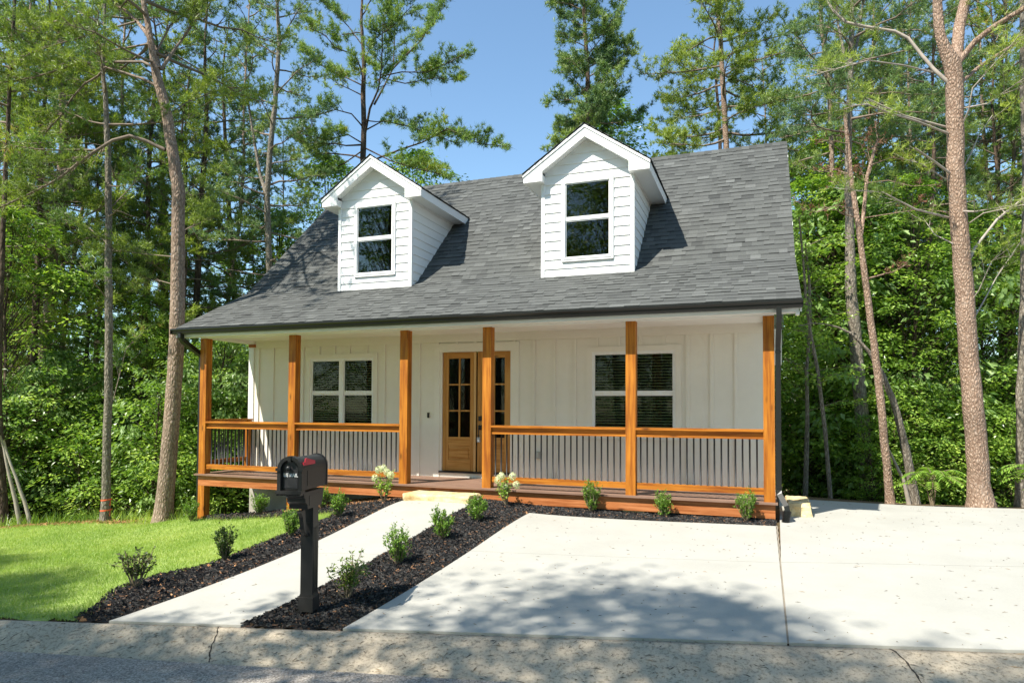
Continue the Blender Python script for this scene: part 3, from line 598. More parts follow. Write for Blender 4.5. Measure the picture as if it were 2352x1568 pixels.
# dormers
def dormer(x0,x1,seed):
    cx=(x0+x1)/2; hw=(x1-x0)/2; y0=1.28; yf=1.11; ew=1.05; ez=5.13; pk=5.84; sl_=(pk-ez)/ew; zb=EZ+(y0-EY)*s2
    yi=lambda z:KY+(z-KZ)/s1
    core=MB(); core.prism([(x0+.02,zb-.2),(x1-.02,zb-.2),(x1-.02,5.06),(cx,5.06+(hw-.02)*sl_),(x0+.02,5.06)],y0+.012,yi(5.1))
    D=part('dormer',core,TRIM); D['label']='left dormer' if x0<3 else 'right dormer'
    sd=MB(); wo=(cx-.405+.012,cx+.405+.012,3.665,4.965)
    z=zb-.03; e_=.158; ks=[]
    while z<5.75:
        t=min(z+e_+.012,5.80)
        def hwz(zz): return hw-.045 if zz<=5.0 else max(0,(pk-.03-zz)/sl_-.03)
        h=min(hw-.045,hwz(t-.02))
        segs=[(cx-h,cx+h)]
        if wo[2]-.01<z+e_*.5 and z+e_*.5<wo[3]+.01: segs=[(cx-h,wo[0]-.03),(wo[1]+.03,cx+h)]
        for a,b in segs:
            if b-a>.01: sd.add([(a,y0-.012,z),(b,y0-.012,z),(b,y0+.004,t),(a,y0+.004,t),(a,y0+.011,z),(b,y0+.011,z)],[(0,1,2,3),(4,5,1,0)],R.random())
        for s_,xx in ((-1,x0),(1,x1)):                    # cheeks
            ye=yi(max(z,zb))+.3; xo=xx
            if z<4.98: sd.add([(xo+s_*.012-s_*.0,y0+.03,z),(xo+s_*.012,ye,z),(xo-s_*.004,ye+.1,t),(xo-s_*.004,y0+.03,t),(xo-s_*.02,y0+.03,z),(xo-s_*.02,ye,z)],[(0,1,2,3),(4,5,1,0)] if s_>0 else [(3,2,1,0),(0,1,5,4)],R.random())
        z+=e_
    part('siding',sd,TRIM,D)
    for xa,xb,xc,xd in ((x0,x0+.045,x0-.016,x0),(x1-.045,x1,x1,x1+.016)):
        part('corner_board',MB().box(xa,xb,y0-.018,y0+.02,zb-.05,5.05).box(xc,xd,y0-.018,y0+.035,zb-.05,5.05),TRIM,D)
    window(wo,0,y0-.03,D,1,False,midz=4.335,name='window',dk=.038,GL=GLASSD)
    cs=MB(); tw=.045
    cs.box(wo[0]-.03,wo[0],y0-.03,y0+.01,wo[2]-.03,wo[3]+.03); cs.box(wo[1],wo[1]+.03,y0-.03,y0+.01,wo[2]-.03,wo[3]+.03); cs.box(wo[0],wo[1],y0-.03,y0+.01,wo[3],wo[3]+.03); cs.box(wo[0]-.02,wo[1]+.02,y0-.035,y0+.01,wo[2]-.03,wo[2]); part('window_casing',cs,TRIM,D)
    # cut the window hole visually: near-black sheet before the core paints the room's shade
    # roof of the dormer
    rf=MB(); yb=yi(pk)+.25
    for s_ in (-1,1):
        uu=np.array((0,1.,0)); vv=unit((-s_*ew,0,pk-ez)); nn=np.array((s_*vv[2],0,abs(vv[0])))
        O=(cx+s_*(ew+.015),yf-.03,ez+.0)
        m2=MB(); shingles(m2,O,uu,vv,nn,yb-yf,math.hypot(ew+.015,pk-ez+.01),seed=seed+s_)
        if s_>0: pass
        else: m2.F=[f[:,::-1] for f in m2.F]
        off=rf.n
        for v_,f_,a_ in zip(m2.V,m2.F,m2.A): rf.V.append(v_); rf.F.append(f_+off); rf.A.append(a_)
        rf.n+=m2.n
    y=yf-.03
    while y<yb: rf.add([(cx-.09,y,pk-.045),(cx-.09,y+.145,pk-.052),(cx,y+.145,pk+.014),(cx,y,pk+.022),(cx+.09,y+.145,pk-.052),(cx+.09,y,pk-.045)],[(3,2,1,0),(5,4,2,3)],R.uniform(.3,.6)); y+=.14
    part('dormer_roof',rf,SHING,D)
    bd=MB()                                               # boxed eaves, soffit, rake fascia
    ezb=4.98
    top=lambda x:pk-.008-abs(x-cx)*sl_
    inx=.72
    for s_ in (-1,1):
        X=lambda d:cx+s_*d
        # front fascia
        poly=[(X(ew),ezb),(X(ew),top(X(ew))),(X(0),top(cx)),(X(0),pk-.205),(X(inx),pk-.205-inx*sl_),(X(inx),ezb)]
        bd.prism(poly if s_>0 else poly[::-1],yf,yf+.022)
        # return box behind the fascia
        a,b=sorted((X(ew-.002),X(inx+.002))); bd.box(a,b,yf+.022,y0+.0,ezb+.001,5.10)
        # eave box
        a,b=sorted((X(ew-.001),X(hw-.03))); zt_=5.06
        bd.box(a,b,y0,yi(ezb)+.25,ezb+.0015,5.085)
        a,b=sorted((X(ew),X(ew-.02))); bd.box(a,b,yf+.022,yi(ezb)+.25,ezb-.012,5.115)
        # sloped soffit of the gable overhang
        u1=pk-.19; bd.add([(X(0),yf+.022,u1),(X(inx+.02),yf+.022,u1-(inx+.02)*sl_),(X(inx+.02),y0+.02,u1-(inx+.02)*sl_),(X(0),y0+.02,u1)],[(0,1,2,3)])
        # roof board
        bd.add([(X(0),yf+.01,pk-.02),(X(ew-.004),yf+.01,ez-.02),(X(ew-.004),yb-.1,ez-.02),(X(0),yb-.1,pk-.02)],[(0,1,2,3)])
        # thin crown strip under the shingles
        bd.prism([(X(0),top(cx)+.0),(X(ew+.012),top(X(ew+.012))),(X(ew+.012),top(X(ew+.012))-.045),(X(0),top(cx)-.045)],yf-.014,yf-.001)
    part('dormer_fascia',bd,TRIM,D)
    return D
dormer(.898,2.442,21); dormer(4.937,6.474,33)
# ---------------------------------------------------------------- things in front
def rockmesh(x0,x1,y0,y1,z0,z1,seed,n=6,j=.02):
    rg=random.Random(seed); bm=bmesh.new(); bmesh.ops.create_cube(bm,size=1)
    bmesh.ops.subdivide_edges(bm,edges=bm.edges[:],cuts=n,use_grid_fill=True)
    for v in bm.verts:
        d=noise_v(v.co*3.1+Vector((seed,0,0))); k=Vector((v.co.x*(1-.03*abs(v.co.z*2)**6),v.co.y*(1-.05*abs(v.co.z*2)**6),v.co.z))
        v.co=Vector(((x0+x1)/2+k.x*(x1-x0)+d.x*j*1.4,(y0+y1)/2+k.y*(y1-y0)+d.y*j,(z0+z1)/2+k.z*(z1-z0)+d.z*j*.6))
    V=np.array([v.co[:] for v in bm.verts]); F=np.array([[v.index for v in f.verts] for f in bm.faces]); bm.free()
    return MB().add(V,F)
import bmesh
from mathutils import noise as mnoise
noise_v=lambda p: mnoise.noise_vector(p)
build('stone_step',rockmesh(3.34,4.42,-.52,-.06,-.24,-.075,4,9,.016),STONE,loc=(3.88,-.3,-.2),smooth=False,label='long tan sandstone slab used as a step from the walkway up to the porch',category='step')
build('splash_stone',rockmesh(8.70,9.0,.42,1.35,-.30,-.055,8,5,.03),STONE,loc=(8.85,.8,-.27),smooth=False,label='yellow sandstone block beside the corrugated drain pipe at the right porch corner',category='stone block')
# mailbox
MZ=-.575; mroot=thing('mailbox','black post mailbox with red flag and white US MAIL lettering beside the walkway','mailbox',(4.895,-4.775,MZ),math.radians(12))
def mp_(name,mb,mat,par=mroot,smooth=False,**k):
    o=build(name,mb,mat,None,smooth=smooth,local=True,**k); o.parent=par; return o
pb=MB(); w=.052
pb.box(-w,w,-w,w,.125,.84)
for s_ in (-1,1):
    for i in (-1,0,1): pass
post=mp_('mailbox_post',pb,MBX)
fl=MB()
for i in (-.026,0,.026):
    for sx in (1,-1): fl.box(sx*w-.001 if sx>0 else -w-.004,w+.004 if sx>0 else -w+.001,i-.0085,i+.0085,.27,.80)
mp_('post_fluting',fl,MBX,post)
bb=MB(); bb.box(-.062,.062,-.062,.062,.12,.235); bb.prism([(-.062,.235),(.062,.235),(.053,.262),(-.053,.262)],-.053,.053); mp_('post_base',bb,MBX,post)
st_=MB(); st_.box(-.040,.040,-.040,.040,-.1,.12); mp_('ground_stake',st_,MBX,post)
hw,L0,L1,zb,zs=.090,-.335,.115,1.135,1.300   # box: half width, front y, back y, floor, spring of the arch
def arch(h,zb,zs,k=12,fl=1.0): return [(-h,zb)]+[(-h*math.cos(math.pi*i/k),zs+h*fl*math.sin(math.pi*i/k)) for i in range(k+1)]+[(h,zb)]
bx=MB(); P=arch(hw,zb,zs,16); bx.prism(P,L0+.02,L1); box=mp_('mail_box',bx,MBX)
for p_ in box.data.polygons: p_.use_smooth=False
def hoop(ha,hb,y0,y1,zb_=zb,name='hood'):
    A_=arch(ha,zb_,zs,16); B_=arch(hb,zb_,zs,16); n_=len(A_); v=[(x,y,z) for y in (y0,y1) for x,z in A_]+[(x,y,z) for y in (y0,y1) for x,z in B_]
    f=[]
    for i in range(n_-1): f+=[(i,i+1,n_+i+1,n_+i),(2*n_+i,3*n_+i,3*n_+i+1,2*n_+i+1),(i,2*n_+i,2*n_+i+1,i+1),(n_+i,n_+i+1,3*n_+i+1,3*n_+i)]
    return MB().add(v,f)
mp_('hood',hoop(hw+.012,hw-.016,L0-.035,L0+.022),MBX,box); mp_('rear_rim',hoop(hw+.006,hw-.002,L1-.012,L1+.006),MBX,box)
rb=MB()
for s_ in (-1,1): a,b=sorted((s_*(hw-.02),s_*(hw+.022))); rb.box(a,b,L0-.045,L0+.024,zs-.012,zs+.010)
rb.box(-.012,.012,L0-.042,L0+.0,zs+hw-.03,zs+hw+.014); mp_('hood_trim',rb,MBX,box)
dr_=MB(); dr_.prism(arch(hw-.018,zb+.005,zs,14),L0-.005,L0+.018); door=mp_('mailbox_door',dr_,MBX,box)
dp=MB(); dp.prism(arch(hw-.034,zb+.02,zs,14),L0-.009,L0-.005); mp_('door_panel',dp,plain('mailbox_panel_black',(.03,.03,.032),.45),box)
sh=MB(); sh.box(-hw-.016,hw+.016,L0-.055,L0+.02,zb-.022,zb+.002)
for i in range(14): x=-hw-.01+i*(2*hw+.02)/14; sh.box(x,x+.009,L0-.050,L0+.01,zb-.036,zb-.022)
mp_('front_ledge',sh,MBX,box)
bm=bmesh.new(); bmesh.ops.create_uvsphere(bm,u_segments=14,v_segments=8,radius=.021); V=np.array([v.co[:] for v in bm.verts])*[1,.8,1]+[-.012,L0-.03,zs+.008]
kb=MB(); kb.V=[V]; kb.n=len(V); kb.F=[np.array([[v.index for v in f.verts]]) for f in bm.faces]; kb.A=[np.full(1,.5,np.float32) for f in bm.faces]; bm.free(); kb.tube([(-.012,L0-.005,zs+.008),(-.012,L0-.03,zs+.008)],[.008,.008],8)
mp_('door_knob',kb,MBX,box,smooth=True)
cu=bpy.data.curves.new('lettering','FONT'); cu.body='US MAIL'; cu.size=.034; cu.align_x='CENTER'; cu.extrude=.0006; cu.offset=.0007; cu.space_character=1.0
to=bpy.data.objects.new('lettering',cu); COL.objects.link(to); bpy.context.view_layer.update()
me=bpy.data.meshes.new_from_object(to.evaluated_get(bpy.context.evaluated_depsgraph_get())); bpy.data.objects.remove(to); me.materials.clear(); me.materials.append(WHT)
lo=bpy.data.objects.new('lettering',me); COL.objects.link(lo); lo.parent=box; lo.location=(-.0,L0-.0105,zs-.058); lo.rotation_euler=(math.pi/2,0,0); lo.scale=(.95,1.15,1)
sp=MB(); 
for a,b,c_,d_,t_ in ((L0+.085,L1-.05,zb+.03,zs-.015,.003),): sp.box(hw-.001,hw+t_,a,b,c_,d_); sp.box(-hw-t_,-hw+.001,a,b,c_,d_)
mp_('side_panel',sp,MBX,box)
# flag, folded down along the right side
fg=MB(); fx=hw-.002; P=[(-.335,zs+.030),(-.335,zs+.054),(-.305,zs+.054),(-.305,zs+.080),(-.28,zs+.084),(-.13,zs+.056),(-.13,zs+.030)]
fv=[(fx+k,y,z) for k in (.004,.011) for y,z in P]; n_=7; fg.add(fv,[(i,(i+1)%n_,(i+1)%n_+n_,i+n_) for i in range(n_)]); fg.F.append(np.array([list(range(7)),list(range(13,6,-1))])+fg.n-14); fg.A.append(np.full(2,.5,np.float32))
mp_('flag',fg,RED,box); 
# newspaper holder below the box
nh=MB(); yy=[(L0+.055,zb-.022),(L0+.06,zb-.06),(L0+.085,zb-.075),(L0+.085,zb-.10),(L0+.12,zb-.125),(L0+.125,zb-.160),(L1-.075,zb-.160),(L1-.05,zb-.11),(L1-.03,zb-.022)]; n_=len(yy)
v=[(s_*.078,y,z) for s_ in (1,-1) for y,z in yy]; nh.add(v,[(i,i+n_,(i+1)%n_+n_,(i+1)%n_) for i in range(n_)]); nh.F.append(np.array([list(range(n_)),list(range(2*n_-1,n_-1,-1))])+nh.n-2*n_); nh.A.append(np.full(2,.5,np.float32))
nh.box(.078,.0805,L0+.15,L1-.08,zb-.135,zb-.055)
mp_('newspaper_holder',nh,MBX)
# curved bracket
br=MB(); y_=-w; zz_=.96-.0; P=[(-.215,.955),(-.19,.935),(-.165,.90),(-.155,.86),(-.14,.80),(-.115,.765),(-.075,.735),(-w+.005,.725),(-w+.005,.755),(-.08,.775),(-.105,.815),(-.115,.87),(-.12,.925),(-.13,.955)]; P=[(a,b) for a,b in P]; n_=len(P)
v=[(x,y,z) for x in (-.018,.018) for y,z in P]; br.add(v,[(i,(i+1)%n_,(i+1)%n_+n_,i+n_) for i in range(n_)])
for i in range(6): br.add([v[i],v[i+1],v[n_-2-i],v[n_-1-i]],[(0,1,2,3)]); br.add([v[n_+i],v[n_+i+1],v[2*n_-2-i],v[2*n_-1-i]],[(3,2,1,0)])
mp_('bracket',br,MBX,post); mp_('post_top',MB().box(-w+.002,w-.002,-w+.002,w-.002,.84,.97),MBX,post)
# lockbox on the door handle
lk=thing('lockbox','small grey realtor lockbox hanging from the front door handle','lockbox',(3.822,DY-.055,.62))
m_=MB(); m_.box(-.024,.024,-.018,.018,0,.085); b_=mp_('lockbox_body',m_,plain('lockbox_grey',(.40,.42,.42),.4),lk); mp_('dial_face',MB().box(-.016,.016,-.0205,-.018,.012,.05),WHT,lk)
mp_('shackle',MB().tube([(-.014,0,.085),(-.014,0,.125),(0,0,.14),(.014,0,.125),(.014,0,.085)],[.0035]*5,6),BLK,lk)
# ribbons around the thin trunk
RIB=plain('orange_ribbon',(.85,.13,.05),.5)
def ribbon3(z,x,y,r,lab,n=18):
    a=np.linspace(0,2*np.pi,n,endpoint=False); v=[]
    for zz in (-.013,.013): v+= [(r*math.cos(t),r*math.sin(t),zz+.01*math.sin(t*1.0+1)) for t in a]
    m_=MB().add(v,[(i,(i+1)%n,(i+1)%n+n,i+n) for i in range(n)]); m_.add([(r,-.0,-.01),(r+.004,-.02,-.11),(r+.006,.005,-.11),(r,.01,-.01)],[(0,1,2,3)])
    o=build('ribbon',m_,RIB,None,local=True); o.location=(x,y,z); o['label']=lab; o['category']='ribbon'
ribbon3(-.60,-3.527,.085,.098,'upper orange ribbon tied round the thin trunk at the lawn edge'); ribbon3(-.80,-3.533,.083,.104,'lower orange ribbon tied round the thin trunk at the lawn edge')
# ---------------------------------------------------------------- leaf helpers and shrubs
def leafquads(C,D,U,L,Wd):
    """C base, D direction, U side normal-ish -> rhombic leaves"""
    n=len(C); D=D/(np.linalg.norm(D,axis=1)[:,None]+1e-9); s=np.cross(D,U); s/=np.linalg.norm(s,axis=1)[:,None]+1e-9; up=np.cross(s,D)
    L=np.asarray(L)[:,None]*np.ones((n,1)); Wd=np.asarray(Wd)[:,None]*np.ones((n,1))
    v=np.stack([C,C+D*L*.45+s*Wd*.5+up*Wd*.12,C+D*L-up*L*.08,C+D*L*.45-s*Wd*.5+up*Wd*.12],1)
    return v.reshape(-1,3),np.arange(4*n).reshape(-1,4)
def shrub(name,label,cat,x,y,h,w,kind='box',group=None,seed=0,mat=None):
    rg=np.random.default_rng(seed+100); r=random.Random(seed)
    t=thing(name,label,cat,(x,y,g(x,y)+.015),0,group)
    st=MB(); C=[];D=[];A=[]
    ns={'box':32,'sparse':16,'hyd':12}[kind]
    for i in range(ns):
        an=r.random()*6.283; sp=r.random()**.6; hh=h*(r.uniform(.70,1.0)-(.18 if kind=='box' else .12)*sp**2) if i else h
        ex=w/2*sp*.95; px,py=math.cos(an)*ex,math.sin(an)*ex; q=[]
        for k in range(6):
            s=k/5; q.append((px*s**.75+r.gauss(0,.006),py*s**.75+r.gauss(0,.006),hh*s))
        st.tube(q,[.005*(1-.7*k/5)*(1.5 if kind!='box' else 1) for k in range(6)],5,cap=False); q=np.array(q)
        nb=0
        if kind=='sparse':
            for b in range(4):
                s=r.uniform(.35,.9); p=q[0]+(q[-1]-q[0])*s; e=p+np.array([r.gauss(0,.06),r.gauss(0,.06),r.uniform(.02,.08)]); st.tube([p,(p+e)/2+.005,e],[.0025,.002,.001],4,cap=False)
                for _ in range(7): C.append(p+(e-p)*r.uniform(.3,1)); D.append((r.gauss(0,1),r.gauss(0,1),r.gauss(.2,.6)))
            for _ in range(12): s=r.uniform(.4,1); C.append(q[0]+(q[-1]-q[0])*s); D.append((r.gauss(0,1),r.gauss(0,1),r.gauss(.3,.6)))
        elif kind=='box':
            for b in range(7):
                s=r.uniform(.12,1) ; k=min(4,int(s*5)); p=q[k]+(q[k+1]-q[k])*(s*5-k); e=p+np.array([r.gauss(0,.028)+px*.10,r.gauss(0,.028)+py*.10,r.uniform(.03,.07)*(1.0 if s<.95 else 1.3)])
                for _ in range(12):
                    u=r.random()**.8; C.append(p+(e-p)*u); D.append((r.gauss(0,1),r.gauss(0,1),r.gauss(.8,.7)))
            for _ in range(10): C.append(q[5]+np.array([r.gauss(0,.004),r.gauss(0,.004),r.uniform(-.05,.0)])); D.append((r.gauss(0,1),r.gauss(0,1),r.gauss(.9,.5)))
        else:
            for _ in range(26): s=r.uniform(.45,.88); C.append(q[0]+(q[-1]-q[0])*s+rg.normal(0,.02,3)); D.append((r.gauss(0,1),r.gauss(0,1),r.gauss(.1,.5)))
    mp_('stems',st,STEM,t)
    C=np.array(C);D=np.array(D,float);n=len(C); U=rg.normal(0,.5,(n,3))+[0,0,1]
    L={'box':.023,'sparse':.036,'hyd':.05}[kind]; v,f=leafquads(C,D,U,L*rg.uniform(.7,1.3,n),L*.52*rg.uniform(.8,1.2,n))
    hfac=C[:,2]/h; a=np.clip(rg.normal(.5,.28,n),0,1)
    mp_('foliage',MB().add(v,f,a),mat or BOX,t)
    if kind=='hyd':
        heads={0:[(-.35,.93),(.02,.98),(.30,.88),(.62,.80),(-.62,.70)],1:[(-.35,.92),(-.6,.80),(.45,.93),(.72,.68),(-.05,.60)]}[seed%2]
        for a_,b_ in heads:
            cx_,cz_=a_*w/2*1.15,b_*h; rr=.058 if b_>.65 else .035; n=170; d=rg.normal(0,1,(n,3)); d/=np.linalg.norm(d,axis=1)[:,None]; cy_=-.03
            C2=np.array([cx_,cy_,cz_])+d*rr*[1,1,1.1]*rg.uniform(.75,1,(n,1)); D2=np.cross(d,rg.normal(0,1,(n,3))); v,f=leafquads(C2,D2,d,rg.uniform(.014,.022,n),rg.uniform(.014,.02,n))
            m_=MB().add(v,f,rg.random(n)); q=np.array([(0,0,h*.5),(cx_*.6,cy_,cz_*.85),(cx_,cy_,cz_)])
            mp_('flower_head',m_,PETAL,t)
    return t
shrub('bare_shrub','sparse twiggy shrub with thin curled leaves nearest the kerb, left of the walkway','shrub',2.71,-4.55,.40,.36,'sparse',seed=1,mat=leafmat('dull_leaves',[(0,(.03,.05,.015)),(1,(.11,.15,.04))]))
shrub('boxwood','dark upright boxwood at the lawn edge, between the twiggy shrub and the mailbox','boxwood',2.76,-3.46,.38,.25,seed=2,mat=leafmat('dark_box_leaves',[(0,(.02,.045,.010)),(1,(.07,.13,.02))]))
shrub('boxwood','round light green boxwood seen just left of the mailbox post','boxwood',2.83,-2.42,.36,.24,seed=3)
shrub('boxwood','boxwood just right of the mailbox, left of the walkway','boxwood',2.85,-1.43,.36,.28,seed=4)
shrub('boxwood','small boxwood half hidden behind the mailbox, nearest the porch skirt','boxwood',1.72,-.25,.33,.25,seed=5)
shrub('boxwood','boxwood in front of the concrete foundation under the porch','boxwood',.40,-.20,.38,.32,seed=6)
shrub('boxwood','boxwood at the foot of the left corner porch post','boxwood',-.93,-.36,.36,.29,seed=7)
shrub('leafy_shrub','airy leafy shrub with brown stems directly right of the mailbox post','shrub',4.98,-4.36,.42,.38,'sparse',seed=8,mat=leafmat('fresh_leaves',[(0,(.06,.12,.02)),(1,(.24,.32,.07))]))
shrub('boxwood','tall pointed boxwood in the right bed, first one beyond the mailbox','boxwood',4.86,-3.27,.42,.32,seed=9)
shrub('boxwood','middle boxwood of the right bed beside the walkway','boxwood',4.87,-2.27,.37,.27,seed=10)
shrub('boxwood','boxwood of the right bed next to the stone step','boxwood',4.93,-1.40,.33,.29,seed=12)
shrub('hydrangea','white flowering hydrangea left of the stone step','hydrangea',3.0,-.50,.55,.38,'hyd',seed=14,mat=LEAF)
shrub('hydrangea','white flowering hydrangea right of the stone step','hydrangea',4.92,-.28,.48,.38,'hyd',seed=15,mat=LEAF)
shrub('boxwood','slim boxwood against the porch skirt in front of the fifth post','boxwood',6.13,-.12,.45,.25,seed=16)
shrub('boxwood','middle boxwood against the right part of the porch skirt','boxwood',7.15,-.16,.36,.26,seed=17)
shrub('boxwood','boxwood at the right end of the porch skirt beside the downspout','boxwood',8.2,-.17,.40,.31,seed=18)
